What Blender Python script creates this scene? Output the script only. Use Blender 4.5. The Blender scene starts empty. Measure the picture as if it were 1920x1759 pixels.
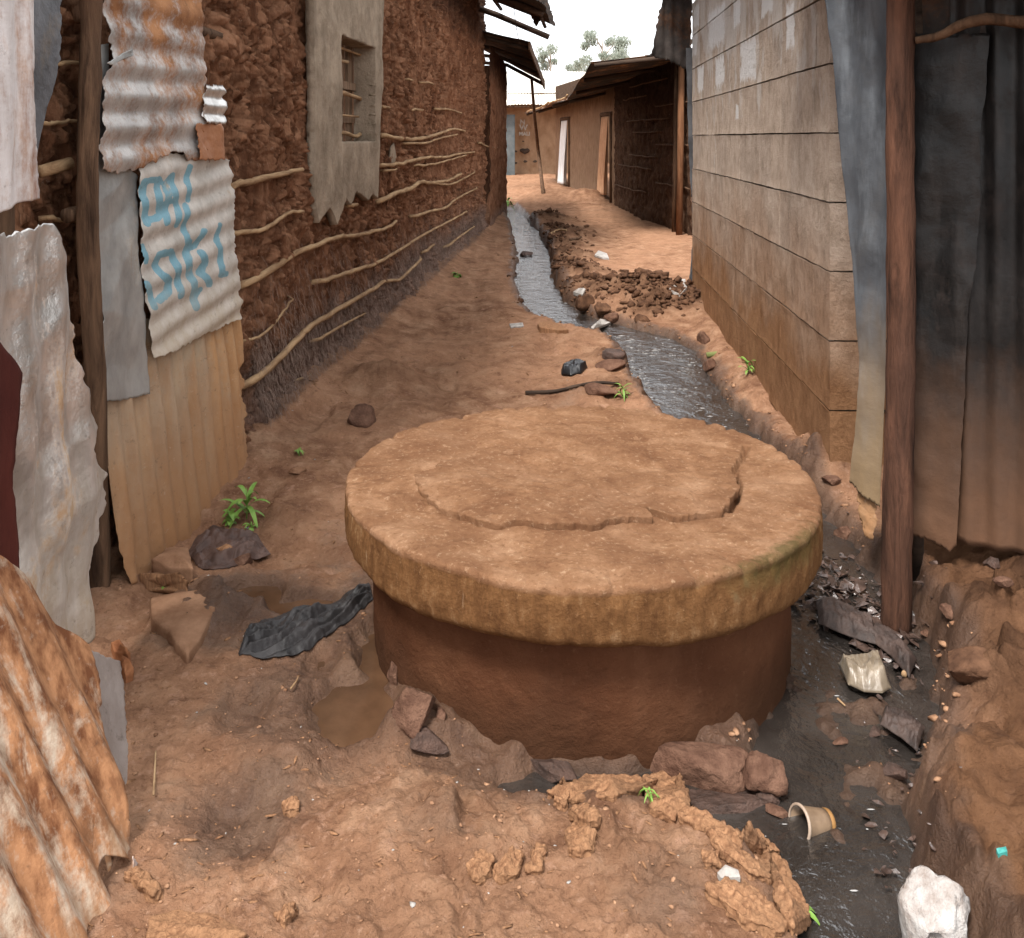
import bpy, bmesh, math, random
import numpy as np
from mathutils import Vector, Matrix, noise as mnoise

random.seed(7)
R = math.radians
S = bpy.context.scene
COL = S.collection

# ------------------------------------------------------------------ camera, sky, sun, exposure
F, CX, HY, CAMH = 1690.0, 960.0, 258.0, 1.5       # focal length / optical axis of the photograph in its own pixels
cam_d = bpy.data.cameras.new('camera')
cam = bpy.data.objects.new('camera', cam_d)
COL.objects.link(cam)
cam.location = (0, 0, CAMH)
cam.rotation_euler = (R(90), 0, 0)
cam_d.sensor_fit = 'HORIZONTAL'
cam_d.sensor_width = 36.0
cam_d.lens = 36.0 * F / 1920.0
cam_d.shift_y = -(879.5 - HY) / 1920.0
cam_d.clip_start = 0.05
cam_d.clip_end = 2000
S.camera = cam

SUN_EL, SUN_AZ = 60.0, 212.0                      # azimuth from +Y clockwise: behind the camera, to the left
w = bpy.data.worlds.new('World')
S.world = w
w.use_nodes = True
wn, wl = w.node_tree.nodes, w.node_tree.links
wn.clear()
sky = wn.new('ShaderNodeTexSky')
sky.sky_type = 'NISHITA'
sky.sun_disc = False
sky.sun_elevation = R(SUN_EL)
sky.sun_rotation = R(SUN_AZ)
sky.dust_density = 4.0
mixw = wn.new('ShaderNodeMix'); mixw.data_type = 'RGBA'
mixw.inputs['Factor'].default_value = 0.82        # a closed bright cloud cover over the blue
mixw.inputs['B'].default_value = (9.6, 9.7, 9.9, 1)
bg = wn.new('ShaderNodeBackground')
bg.inputs['Strength'].default_value = 0.080
wo = wn.new('ShaderNodeOutputWorld')
wl.new(sky.outputs[0], mixw.inputs['A'])
wl.new(mixw.outputs['Result'], bg.inputs['Color'])
wl.new(bg.outputs[0], wo.inputs['Surface'])

sun_d = bpy.data.lights.new('sun', 'SUN')
sun_d.energy = 2.1
sun_d.angle = R(16)
sun_d.color = (1.0, 0.965, 0.92)
sun = bpy.data.objects.new('sun', sun_d)
COL.objects.link(sun)
sun.rotation_euler = (R(90 - SUN_EL), 0, R(-SUN_AZ) + math.pi)
_sd = Vector((math.sin(R(SUN_AZ)) * math.cos(R(SUN_EL)), math.cos(R(SUN_AZ)) * math.cos(R(SUN_EL)), math.sin(R(SUN_EL))))
sun.rotation_euler = _sd.to_track_quat('Z', 'Y').to_euler()
sun.location = (-4, -6, 12)

S.view_settings.view_transform = 'Standard'
S.view_settings.look = 'None'
S.view_settings.gamma = 1.0
S.view_settings.exposure = 1.6
S.view_settings.use_curve_mapping = False

# ------------------------------------------------------------------ numeric helpers
def _h(ix, iy, seed):
    n = (ix.astype(np.int64) * 374761393 + iy.astype(np.int64) * 668265263 + seed * 1442695041) & 0xffffffff
    n = ((n ^ (n >> 13)) * 1274126177) & 0xffffffff
    n = n ^ (n >> 16)
    return (n & 0xffff) / 32767.5 - 1.0

def vnoise(x, y, seed=0):
    x = np.asarray(x, float); y = np.asarray(y, float)
    ix = np.floor(x); iy = np.floor(y)
    fx = x - ix; fy = y - iy
    fx = fx * fx * fx * (fx * (fx * 6 - 15) + 10); fy = fy * fy * fy * (fy * (fy * 6 - 15) + 10)
    a = _h(ix, iy, seed); b = _h(ix + 1, iy, seed); c = _h(ix, iy + 1, seed); d = _h(ix + 1, iy + 1, seed)
    return (a * (1 - fx) + b * fx) * (1 - fy) + (c * (1 - fx) + d * fx) * fy

def fbm(x, y, octv=4, seed=0, gain=0.5):
    s = 0.0; a = 1.0; t = 0.0
    for k in range(octv):
        s = s + a * vnoise(x, y, seed + k * 17)
        t += a
        x = x * 2.03 + 3.1; y = y * 2.03 + 1.7
        a *= gain
    return s / t

def ridged(x, y, octv=4, seed=0):
    s = 0.0; a = 1.0; t = 0.0
    for k in range(octv):
        s = s + a * (1 - np.abs(vnoise(x, y, seed + k * 13)) * 2)
        t += a
        x = x * 2.07 + 5.3; y = y * 2.07 + 2.9; a *= 0.5
    return s / t

def worley(x, y, seed=0):
    x = np.asarray(x, float); y = np.asarray(y, float)
    ix = np.floor(x); iy = np.floor(y)
    f1 = np.full(x.shape, 9.0); f2 = np.full(x.shape, 9.0); cid = np.zeros(x.shape)
    for dx in (-1, 0, 1):
        for dy in (-1, 0, 1):
            cx = ix + dx; cy = iy + dy
            d = np.hypot(cx + .5 + .48 * _h(cx, cy, seed) - x, cy + .5 + .48 * _h(cx, cy, seed + 1) - y)
            m = d < f1
            f2 = np.where(m, f1, np.minimum(f2, d)); cid = np.where(m, _h(cx, cy, seed + 2), cid); f1 = np.where(m, d, f1)
    return f1, f2, cid

def sstep(a, b, x):
    t = np.clip((np.asarray(x, float) - a) / (b - a), 0, 1)
    return t * t * (3 - 2 * t)

def seg_dist(x, y, pts, extra=None):
    """distance from (x,y) to a polyline, with a value interpolated along it"""
    best = np.full(np.shape(x), 1e9); val = np.zeros(np.shape(x))
    for i in range(len(pts) - 1):
        ax, ay = pts[i][:2]; bx, by = pts[i + 1][:2]
        dx, dy = bx - ax, by - ay
        t = np.clip(((x - ax) * dx + (y - ay) * dy) / (dx * dx + dy * dy + 1e-12), 0, 1)
        d = np.hypot(x - ax - t * dx, y - ay - t * dy)
        if extra is not None:
            v = extra[i] * (1 - t) + extra[i + 1] * t
            d = d - v                     # signed distance to the edge
        m = d < best
        best = np.where(m, d, best)
    return best

def P(px, py, Y):
    return Vector(((px - CX) / F * Y, Y, CAMH - (py - HY) / F * Y))

def G(px, py, z=0.0):
    Y = F * (CAMH - z) / (py - HY)
    return ((px - CX) / F * Y, Y)

# plan lines of the two long walls
def Xw(Y):                                         # face of the long mud wall on the left
    return -1.704 + 0.0888 * Y - 0.12 * (1 - sstep(3.0, 4.3, Y))
def Xb(Y):                                         # face of the stone block wall on the right
    return 1.376 + 0.0618 * (Y - 3.9)

# ------------------------------------------------------------------ ground shape
MH_X, MH_Y, MH_R, MH_RB, MH_T = 0.213, 2.84, 0.7315, 0.64, 0.45
DRAIN = [(-0.05, 19.5), (0.0, 18.5), (0.22, 14.9), (0.29, 12.2), (0.253, 9.94), (0.28, 8.67), (0.415, 7.79), (0.70, 7.35),
         (1.0, 6.95), (1.06, 6.41), (1.03, 5.85), (1.03, 5.28), (1.10, 4.4), (1.13, 3.6), (1.14, 3.17), (1.08, 2.81), (1.00, 2.6),
         (0.85, 2.35), (0.73, 2.10), (0.72, 1.96), (0.72, 1.80), (0.70, 1.4), (0.7, 0.2), (0.7, -6)]
DRAIN_W = [.14, .16, .20, .20, .20, .20, .22, .20, .22, .25, .24, .22, .17, .15, .16, .20, .21, .21, .19, .16, .15, .15, .2, .2]
MOAT = [(0.02, 2.15), (0.08, 2.13), (0.22, 2.12), (0.42, 2.12), (0.55, 2.03), (0.62, 1.90), (0.66, 1.78), (0.68, 1.5)]
MOAT_W = [.02, .06, .07, .10, .11, .10, .10, .1]
BUMPS = [  # x, y, radius, height, roughness
    (0.94, 8.5, .42, .11, 1), (1.36, 8.1, .34, .12, 1), (0.72, 9.7, .36, .11, 1), (0.80, 13.5, .5, .15, 1), (0.62, 16.2, .45, .15, 1),
    (0.66, 11.4, .38, .10, 1), (0.62, 12.6, .36, .08, 1), (1.15, 8.25, .34, .11, 1), (0.60, 10.4, .32, .08, 1), (1.55, 7.75, .26, .08, 1), (1.2, 7.75, .26, .06, 1), (0.7, 8.9, .28, .07, 1), (0.7, 14.6, .4, .1, 1), (0.40, 10.3, .15, .04, 1),
    (-0.75, 5.45, .20, .10, .4), (0.70, 6.0, .22, .09, .6), (0.62, 5.35, .2, .06, .6), (0.35, 6.9, .3, .04, .12),
    (1.47, 4.05, .20, .10, .8), (1.20, 3.35, .10, .10, .8), (1.62, 2.75, .25, .10, .9), (1.35, 2.62, .13, .08, .9), (1.28, 2.38, .14, .07, .8),
    (-0.62, 2.0, .11, -.045, .3), (-0.53, 1.90, .07, -.03, .3), (-0.15, 1.98, .16, .025, .4), (0.25, 1.80, .22, .03, .3), (-0.1, 1.62, .3, .02, .3),
    (-0.95, 3.5, .18, .02, .5), (-0.95, 2.9, .16, .04, .5), (-0.27, 2.33, .10, .03, .5), (-0.55, 2.13, .12, .02, .2),
    (0.9, 20.5, .7, .25, .3), (0.55, 23, .8, .2, .3), (1.75, 20.2, .5, .25, .3),
]
BANK = [(1.30, 3.05), (1.24, 2.80), (1.21, 2.57), (1.13, 2.30), (0.95, 2.10), (0.87, 1.99), (0.82, 1.875), (0.815, 1.76), (0.80, 1.58), (0.80, 0.0)]

def ground_parts(x, y):
    x = np.asarray(x, float); y = np.asarray(y, float)
    far = sstep(30, 80, y)
    n1 = fbm(x * 1.3, y * 1.3, 3, 5) * 0.035
    n2 = fbm(x * 7, y * 7, 4, 9) * 0.017
    n3 = fbm(x * 38, y * 38, 3, 21) * 0.008 + 0.006 * np.clip(ridged(x * 16, y * 16, 3, 91) - .25, 0, 1)
    h = n1 + n2 + n3
    # shallow ruts worn along the walking line
    h = h + 0.012 * vnoise(x * 9, y * 2.2, 61) * sstep(3.6, 4.6, y)
    # trampled foot marks
    tr = vnoise(x * 6.2 + 0.4, y * 4.6, 31)
    h = h - 0.03 * sstep(0.30, 0.75, tr) * (1 - sstep(6, 10, y))
    rough = np.zeros_like(h)
    for bx, by, br, bh, bq in BUMPS:
        g = np.exp(-((x - bx) ** 2 + (y - by) ** 2) / (br * br))
        h = h + bh * g
        rough = np.maximum(rough, bq * g)
    # clods on everything that was dug up
    wf1, wf2, wid = worley(x * 9 + .5 * vnoise(x * 7, y * 7, 3), y * 9 + .5 * vnoise(x * 7, y * 7, 4), 79)
    cl = ridged(x * 11, y * 11, 3, 77) * 0.02 + fbm(x * 30, y * 30, 3, 83) * 0.02 + 0.05 * sstep(0, .35, wf2 - wf1) * (.6 + .6 * wid)
    h = h + cl * rough
    # slope of washed down mud at the foot of the long mud wall
    dw = x - Xw(np.clip(y, 1, 30))
    h = h + np.where(y < 18.5, 0.15 * np.exp(-np.clip(dw, 0, 9) / 0.28), 0) * sstep(3.2, 4.6, y)
    # right hand bank
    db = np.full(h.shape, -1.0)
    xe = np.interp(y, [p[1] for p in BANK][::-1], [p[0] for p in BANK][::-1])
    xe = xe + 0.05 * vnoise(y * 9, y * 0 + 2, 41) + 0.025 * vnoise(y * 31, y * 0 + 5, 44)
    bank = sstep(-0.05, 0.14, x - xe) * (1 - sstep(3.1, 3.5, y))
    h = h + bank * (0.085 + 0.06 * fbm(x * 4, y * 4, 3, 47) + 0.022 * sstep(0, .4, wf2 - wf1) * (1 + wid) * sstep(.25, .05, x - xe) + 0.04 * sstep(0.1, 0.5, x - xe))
    # bank under the stone wall
    h = h + 0.06 * sstep(0.18, 0.02, Xb(np.clip(y, 3, 9)) - x) * sstep(3.6, 4.0, y) * (1 - sstep(8.2, 8.6, y))
    # raised lip in the foreground
    lip = sstep(0.66, 0.50, x + 0.25 * (y - 1.9)) * sstep(2.12, 1.98, y + 0.08 * np.abs(x - 0.2))
    h = h + 0.02 * lip
    # drain, with a ragged edge
    ed = 0.05 * fbm(x * 5, y * 5, 3, 51) + 0.018 * vnoise(x * 24, y * 24, 57)
    sd = seg_dist(x, y, DRAIN, DRAIN_W) + ed
    cut = sstep(0.055, -0.03, sd)
    nearw = 1 - sstep(2.9, 3.6, y)
    h = h * (1 - cut) + cut * (-0.115 + 0.02 * fbm(x * 9, y * 9, 2, 3) + nearw * (0.03 + 0.075 * fbm(x * 7, y * 7, 4, 13) + 0.05 * sstep(.05, .25, x - 0.72 - 0.55 * (y - 1.9))))
    sm = seg_dist(x, y, MOAT, MOAT_W) + ed * 0.5
    cm = sstep(0.05, -0.03, sm)
    h = h * (1 - cm) + cm * (-0.085 + 0.03 * fbm(x * 14, y * 14, 2, 6))
    # puddles beside the manhole
    pud = np.zeros_like(h)
    for qx, qy, qa, qb, dep in [(-0.42, 2.41, .12, .14, .04), (-0.86, 3.02, .10, .10, .045), (-0.66, 2.92, .13, .08, .045), (-0.36, 2.68, .10, .14, .05)]:
        q = np.hypot((x - qx) / qa, (y - qy) / qb) + 0.35 * fbm(x * 8, y * 8, 3, 71)
        k = sstep(1.25, 0.75, q)
        h = h * (1 - k) + k * (-0.03 - dep * 0.5)
        pud = np.maximum(pud, sstep(1.7, 0.9, q))
    # far ground climbs gently
    h = h + 0.022 * np.clip(y - 17, 0, 40) * (1 - far)+ far * 0.9
    wet = np.maximum(np.maximum(sstep(0.16, 0.0, sd), sstep(0.14, 0.0, sm)), pud)
    for qx, qy, qr, qk in ((-.60, 2.0, .20, .8), (-.48, 2.42, .34, 1), (-.85, 2.9, .30, .9), (.30, 1.72, .13, .5), (-.9, 1.75, .2, .6), (-.55, 3.3, .25, .5), (.35, 5.3, .25, .4), (-.15, 1.9, .12, .4)):
        wet = np.maximum(wet, qk * np.exp(-(((x - qx) ** 2 + (y - qy) ** 2) / qr ** 2) ** 1.3))
    ring = np.hypot(x - MH_X, y - MH_Y) - MH_RB
    wet = np.maximum(wet, sstep(0.34, 0.03, ring) * 0.95)
    return h, wet, rough, bank

def hgt(x, y):
    return float(ground_parts(np.array([x]), np.array([y]))[0][0])

_inv = np.linspace(1 / 1.3, 1 / 40.0, 900)
def ghit(px, py):
    """where the sight line through a photo position meets the ground"""
    Y = 1 / _inv
    X = (px - CX) / F * Y
    Z = CAMH - (py - HY) / F * Y
    hh = ground_parts(X, Y)[0]
    k = np.argmax(Z <= hh)
    if k == 0: k = len(Y) - 1
    a = (Z[k - 1] - hh[k - 1]); b = (hh[k] - Z[k])
    t = a / (a + b + 1e-9)
    y = Y[k - 1] * (1 - t) + Y[k] * t
    x = (px - CX) / F * y
    return Vector((x, y, hgt(x, y)))

# ------------------------------------------------------------------ material helpers
class NT:
    def __init__(s, name):
        s.m = bpy.data.materials.new(name); s.m.use_nodes = True
        s.n = s.m.node_tree.nodes; s.l = s.m.node_tree.links
        s.b = s.n['Principled BSDF']
        s.tc = s.n.new('ShaderNodeTexCoord')
        s.geo = None
    def link(s, a, b): s.l.new(a, b)
    def coord(s, scale=(1, 1, 1), world=False, rot=(0, 0, 0)):
        mp = s.n.new('ShaderNodeMapping')
        mp.inputs['Scale'].default_value = scale
        mp.inputs['Rotation'].default_value = rot
        if world:
            g = s.n.new('ShaderNodeNewGeometry'); s.link(g.outputs['Position'], mp.inputs[0])
        else:
            s.link(s.tc.outputs['Object'], mp.inputs[0])
        return mp.outputs[0]
    def noise(s, vec, scale, detail=6, rough=0.6, dist=0.0):
        t = s.n.new('ShaderNodeTexNoise')
        t.inputs['Scale'].default_value = scale; t.inputs['Detail'].default_value = detail
        t.inputs['Roughness'].default_value = rough; t.inputs['Distortion'].default_value = dist
        s.link(vec, t.inputs['Vector'])
        return t.outputs['Fac']
    def voro(s, vec, scale, feature='F1'):
        t = s.n.new('ShaderNodeTexVoronoi'); t.feature = feature
        t.inputs['Scale'].default_value = scale
        s.link(vec, t.inputs['Vector'])
        return t.outputs['Distance']
    def ramp(s, fac, stops):
        r = s.n.new('ShaderNodeValToRGB')
        e = r.color_ramp.elements
        while len(e) > 1: e.remove(e[-1])
        for i, (p, c) in enumerate(stops):
            el = e[0] if i == 0 else e.new(p)
            el.position = p
            el.color = (c, c, c, 1) if not isinstance(c, tuple) else (*c, 1)
        s.link(fac, r.inputs[0])
        return r.outputs[0]
    def mix(s, fac, a, b, mode='MIX'):
        m = s.n.new('ShaderNodeMix'); m.data_type = 'RGBA'; m.blend_type = mode
        for sock, v in ((m.inputs['Factor'], fac), (m.inputs['A'], a), (m.inputs['B'], b)):
            if isinstance(v, (int, float)): sock.default_value = v
            elif isinstance(v, tuple): sock.default_value = (*v, 1)
            else: s.link(v, sock)
        return m.outputs['Result']
    def math(s, op, a, b=0.0):
        m = s.n.new('ShaderNodeMath'); m.operation = op
        for sock, v in ((m.inputs[0], a), (m.inputs[1], b)):
            if isinstance(v, (int, float)): sock.default_value = v
            else: s.link(v, sock)
        return m.outputs[0]
    def attr(s, name):
        a = s.n.new('ShaderNodeAttribute'); a.attribute_name = name
        return a.outputs['Fac']
    def sep(s, vec):
        x = s.n.new('ShaderNodeSeparateXYZ'); s.link(vec, x.inputs[0]); return x.outputs
    def bump(s, height, dist=0.01, strength=1.0, normal=None):
        b = s.n.new('ShaderNodeBump')
        b.inputs['Distance'].default_value = dist; b.inputs['Strength'].default_value = strength
        s.link(height, b.inputs['Height'])
        if normal is not None: s.link(normal, b.inputs['Normal'])
        return b.outputs[0]
    def out(s, color=None, rough=None, normal=None, metal=None, spec=None):
        for k, v in (('Base Color', color), ('Roughness', rough), ('Normal', normal), ('Metallic', metal), ('Specular IOR Level', spec)):
            if v is None: continue
            if isinstance(v, (int, float)): s.b.inputs[k].default_value = v
            elif isinstance(v, tuple): s.b.inputs[k].default_value = (*v, 1)
            else: s.link(v, s.b.inputs[k])
        return s.m

def simple(name, c1, c2, scale=8, stretch=(1, 1, 1), rough=0.9, bump=0.004, bscale=40, spec=0.3, metal=None, c3=None):
    t = NT(name)
    v = t.coord(stretch)
    f = t.noise(v, scale, 8, 0.65)
    st = [(0.32, c1), (0.66, c2)] + ([(0.8, c3)] if c3 else [])
    col = t.ramp(f, st)
    b = t.noise(v, bscale, 6, 0.7)
    return t.out(col, rough, t.bump(b, bump), metal, spec if rough < .8 else spec * .25)

# ------------------------------------------------------------------ mesh helpers
def link(o, parent=None):
    COL.objects.link(o)
    if parent is not None:
        o.parent = parent
        o.matrix_parent_inverse = Matrix.Translation(-Vector(parent.location))
    return o

def mesh_obj(name, verts, faces, mat, parent=None, smooth=True, loc=None, attrs=None):
    me = bpy.data.meshes.new(name)
    v = np.asarray(verts, dtype=np.float64)
    if loc is None: loc = Vector((0, 0, 0))
    v = v - np.array(loc)
    if isinstance(faces, np.ndarray):
        k = faces.shape[1]
        me.vertices.add(len(v)); me.vertices.foreach_set('co', v.astype(np.float32).ravel())
        me.loops.add(faces.size); me.loops.foreach_set('vertex_index', faces.astype(np.int32).ravel())
        me.polygons.add(len(faces))
        me.polygons.foreach_set('loop_start', np.arange(0, faces.size, k, dtype=np.int32))
        me.polygons.foreach_set('loop_total', np.full(len(faces), k, dtype=np.int32))
        me.update(calc_edges=True)
    else:
        me.from_pydata([tuple(p) for p in v], [], faces)
    if smooth: me.polygons.foreach_set('use_smooth', np.ones(len(me.polygons), dtype=bool))
    if attrs:
        for k, a in attrs.items():
            at = me.attributes.new(k, 'FLOAT', 'POINT')
            at.data.foreach_set('value', np.asarray(a, dtype=np.float32).ravel())
    me.update()
    if mat is not None: me.materials.append(mat)
    o = bpy.data.objects.new(name, me)
    o.location = loc
    link(o, parent)
    return o

def grid_faces(nu, nv, flip=False, wrap=False):
    """faces of a grid of nv rows by nu columns (row major)"""
    cu = nu if wrap else nu - 1
    i = np.arange(cu); j = np.arange(nv - 1)
    I, J = np.meshgrid(i, j)
    a = J * nu + I; b = J * nu + (I + 1) % nu; c = (J + 1) * nu + (I + 1) % nu; d = (J + 1) * nu + I
    f = np.stack([a, b, c, d], -1).reshape(-1, 4)
    return f[:, ::-1].copy() if flip else f

def thing(name, label, cat, loc=(0, 0, 0), group=None):
    o = bpy.data.objects.new(name, None)
    o.empty_display_size = 0.1
    o.location = loc
    COL.objects.link(o)
    return tag(o, label, cat, group)

def tag(o, label, cat, group=None):
    o['label'] = label; o['category'] = cat
    if group: o['group'] = group
    return o

def kind(o, k):
    o['kind'] = k
    return o

class MB:
    """collects simple shapes into one mesh"""
    def __init__(s): s.v = []; s.f = []
    def add(s, verts, faces):
        b = len(s.v)
        s.v += [tuple(p) for p in verts]
        s.f += [tuple(b + i for i in f) for f in faces]
    def box(s, c, size, rot=None, jit=0.0):
        x, y, z = [q / 2 for q in size]
        vs = [Vector((sx * x, sy * y, sz * z)) for sz in (-1, 1) for sy in (-1, 1) for sx in (-1, 1)]
        if jit: vs = [p + Vector([random.uniform(-jit, jit) for _ in range(3)]) for p in vs]
        if rot is not None: vs = [rot @ p for p in vs]
        vs = [p + Vector(c) for p in vs]
        s.add(vs, [(0, 2, 3, 1), (4, 5, 7, 6), (0, 1, 5, 4), (2, 6, 7, 3), (0, 4, 6, 2), (1, 3, 7, 5)])
    def tube(s, pts, radii, sides=8, seed=0, rough=0.0, caps=True):
        pts = [Vector(p) for p in pts]; n = len(pts)
        if not isinstance(radii, (list, tuple)): radii = [radii] * n
        b = len(s.v); ref = None
        for i, p in enumerate(pts):
            t = (pts[min(i + 1, n - 1)] - pts[max(i - 1, 0)]).normalized()
            if ref is None:
                ref = Vector((0, 0, 1)) if abs(t.z) < 0.9 else Vector((1, 0, 0))
            u = t.cross(ref).normalized(); v = u.cross(t).normalized(); ref = v
            for k in range(sides):
                a = 2 * math.pi * k / sides
                r = radii[i]
                if rough: r *= 1 + rough * mnoise.noise(Vector((i * 0.6 + seed * 7.1, math.cos(a) * 1.3, math.sin(a) * 1.3)))
                s.v.append(tuple(p + (u * math.cos(a) + v * math.sin(a)) * r))
        for i in range(n - 1):
            for k in range(sides):
                k2 = (k + 1) % sides
                s.f.append((b + i * sides + k, b + i * sides + k2, b + (i + 1) * sides + k2, b + (i + 1) * sides + k))
        if caps:
            s.f.append(tuple(b + k for k in range(sides))[::-1])
            s.f.append(tuple(b + (n - 1) * sides + k for k in range(sides)))
    def build(s, name, mat, parent=None, smooth=True, loc=None):
        return mesh_obj(name, s.v, s.f, mat, parent, smooth, loc)

def resample(pts, n):
    p = np.asarray(pts, float)
    d = np.concatenate([[0], np.cumsum(np.hypot(*(np.diff(p[:, :2], axis=0).T)))])
    t = np.linspace(0, d[-1], n)
    return np.stack([np.interp(t, d, p[:, k]) for k in range(p.shape[1])], 1)

def smooth_line(pts, n):
    """Catmull-Rom through 3D points"""
    p = [Vector(q) for q in pts]
    p = [p[0] * 2 - p[1]] + p + [p[-1] * 2 - p[-2]]
    out = []
    m = len(p) - 3
    for i in range(n):
        t = i / (n - 1) * m
        k = min(int(t), m - 1); t -= k
        a, b, c, d = p[k:k + 4]
        out.append(0.5 * ((2 * b) + (c - a) * t + (2 * a - 5 * b + 4 * c - d) * t * t + (3 * b - a - 3 * c + d) * t ** 3))
    return out

def coons(top, bottom, left, right, nu, nv):
    T = resample(top, nu); B = resample(bottom, nu); L = resample(left, nv); Rr = resample(right, nv)
    u = np.linspace(0, 1, nu)[None, :, None]; v = np.linspace(0, 1, nv)[:, None, None]
    c = (1 - v) * T[None] + v * B[None] + (1 - u) * L[:, None] + u * Rr[:, None]
    c -= (1 - u) * (1 - v) * T[0] + u * (1 - v) * T[-1] + (1 - u) * v * B[0] + u * v * B[-1]
    return c

class Plane:
    """upright (or leaning) plane through two plan points; up = how x,y drift per metre of height"""
    def __init__(s, A, B, lean=(0, 0), z0=0.0, off=0.0):
        s.a = np.array([A[0], A[1], z0]); d = np.array([B[0] - A[0], B[1] - A[1], 0.0]); s.d = d / np.linalg.norm(d)
        s.up = np.array([lean[0], lean[1], 1.0]); s.up /= np.linalg.norm(s.up)
        n = np.cross(s.d, s.up); n /= np.linalg.norm(n)
        if np.dot(n, np.array([0, 0, 1.5]) - s.a) < 0: n = -n
        s.n = n; s.a = s.a + n * off
    def hit(s, px, py):
        px = np.asarray(px, float); py = np.asarray(py, float)
        D = np.stack([(px - CX) / F, np.ones_like(px), -(py - HY) / F], -1)
        c = np.array([0, 0, CAMH])
        t = np.dot(s.a - c, s.n) / (D @ s.n)
        return c + D * t[..., None]

def jag(pts, n, amp, seed, fr=0.35, ax=None):
    fr = fr * 90.0 / n
    """ragged copy of an outline edge"""
    p = resample(pts, n)
    t = np.arange(n)
    k = np.sin(np.linspace(0, math.pi, n)) ** 0.3
    p[:, 0] += (ax != 1) * amp * k * (vnoise(t * fr, t * 0, seed) + 0.5 * vnoise(t * fr * 2.7, t * 0, seed + 3))
    p[:, 1] += (ax != 0) * amp * k * (vnoise(t * fr, t * 0, seed + 8) + 0.5 * vnoise(t * fr * 2.7, t * 0, seed + 5))
    return p

def sheet(name, parent, top, bottom, left, right, plane, mat, nu=90, nv=110, ridge='v', lam=0.076, amp=0.009, crumple=0.004, cscale=7, seed=0,
          jg=(2, 2, 2, 2), thick=0.0016, curl=0.0, tilt=0.0, paint=None, label=None, dent=0.0):
    """thin corrugated metal sheet: outline, plane it hangs in, ridges running up (v) or along (u)"""
    jt, jb, jl, jr = jg
    top = jag(top, nu, jt, seed + 1, ax=1); bottom = jag(bottom, nu, jb, seed + 2, ax=1); left = jag(left, nv, jl, seed + 3, ax=0); right = jag(right, nv, jr, seed + 4, ax=0)
    for a, b, i, j in ((top, left, 0, 0), (top, right, -1, 0), (bottom, left, 0, -1), (bottom, right, -1, -1)):
        m = (a[i] + b[j]) / 2; a[i] = m; b[j] = m
    c = coons(top, bottom, left, right, nu, nv)
    p = plane.hit(c[..., 0], c[..., 1])
    s = (p - plane.a) @ plane.d; z = (p - plane.a) @ plane.up
    s2 = s * math.cos(tilt) + z * math.sin(tilt); z2 = -s * math.sin(tilt) + z * math.cos(tilt)
    q = s2 if ridge == 'v' else z2
    q = q + 0.004 * fbm(s * 2 + seed, z * 2, 2, seed)
    am = amp * (0.75 + 0.5 * fbm(s * 2.2, z * 2.2 + seed, 2, seed + 7))
    d = am * np.cos(2 * math.pi * q / lam)
    d += crumple * fbm(s * cscale + seed, z * cscale, 4, seed + 9)
    if dent:
        rg_ = random.Random(seed)
        for _k in range(7):
            th_ = rg_.uniform(0, 3.14); fq = rg_.uniform(1.6, 6)
            ph_ = (s * math.cos(th_) + z * math.sin(th_)) * fq + rg_.random() + .35 * vnoise(s * 2.5, z * 2.5, seed + _k)
            d += dent * rg_.uniform(.3, .8) * (np.abs((ph_ % 1.0) * 2 - 1) - .5) * 2.2 / fq * 3 * np.clip(.3 + vnoise(s * 3, z * 2, seed + 50 + _k), 0, 1)
        d += .35 *  dent * np.clip(ridged(s * 5, z * 4, 2, seed + 33), 0, 1) ** 2
    if curl:
        vv = np.linspace(0, 1, nv)[:, None]; uu = np.linspace(-1, 1, nu)[None]
        d = d + curl * (vv ** 6) + curl * 0.5 * np.abs(uu) ** 8
    p = p + d[..., None] * plane.n
    base = p[-1, nu // 2].copy() if parent is None else np.array(parent.location)
    at = {'su': s, 'sz': z}
    if paint is not None: at['paint'] = paint(c)
    o = mesh_obj(name, p.reshape(-1, 3), grid_faces(nu, nv), mat, parent, True, Vector(base), at)
    md = o.modifiers.new('thickness', 'SOLIDIFY'); md.thickness = thick; md.offset = 0
    if label: o['label'] = label
    return o

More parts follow.
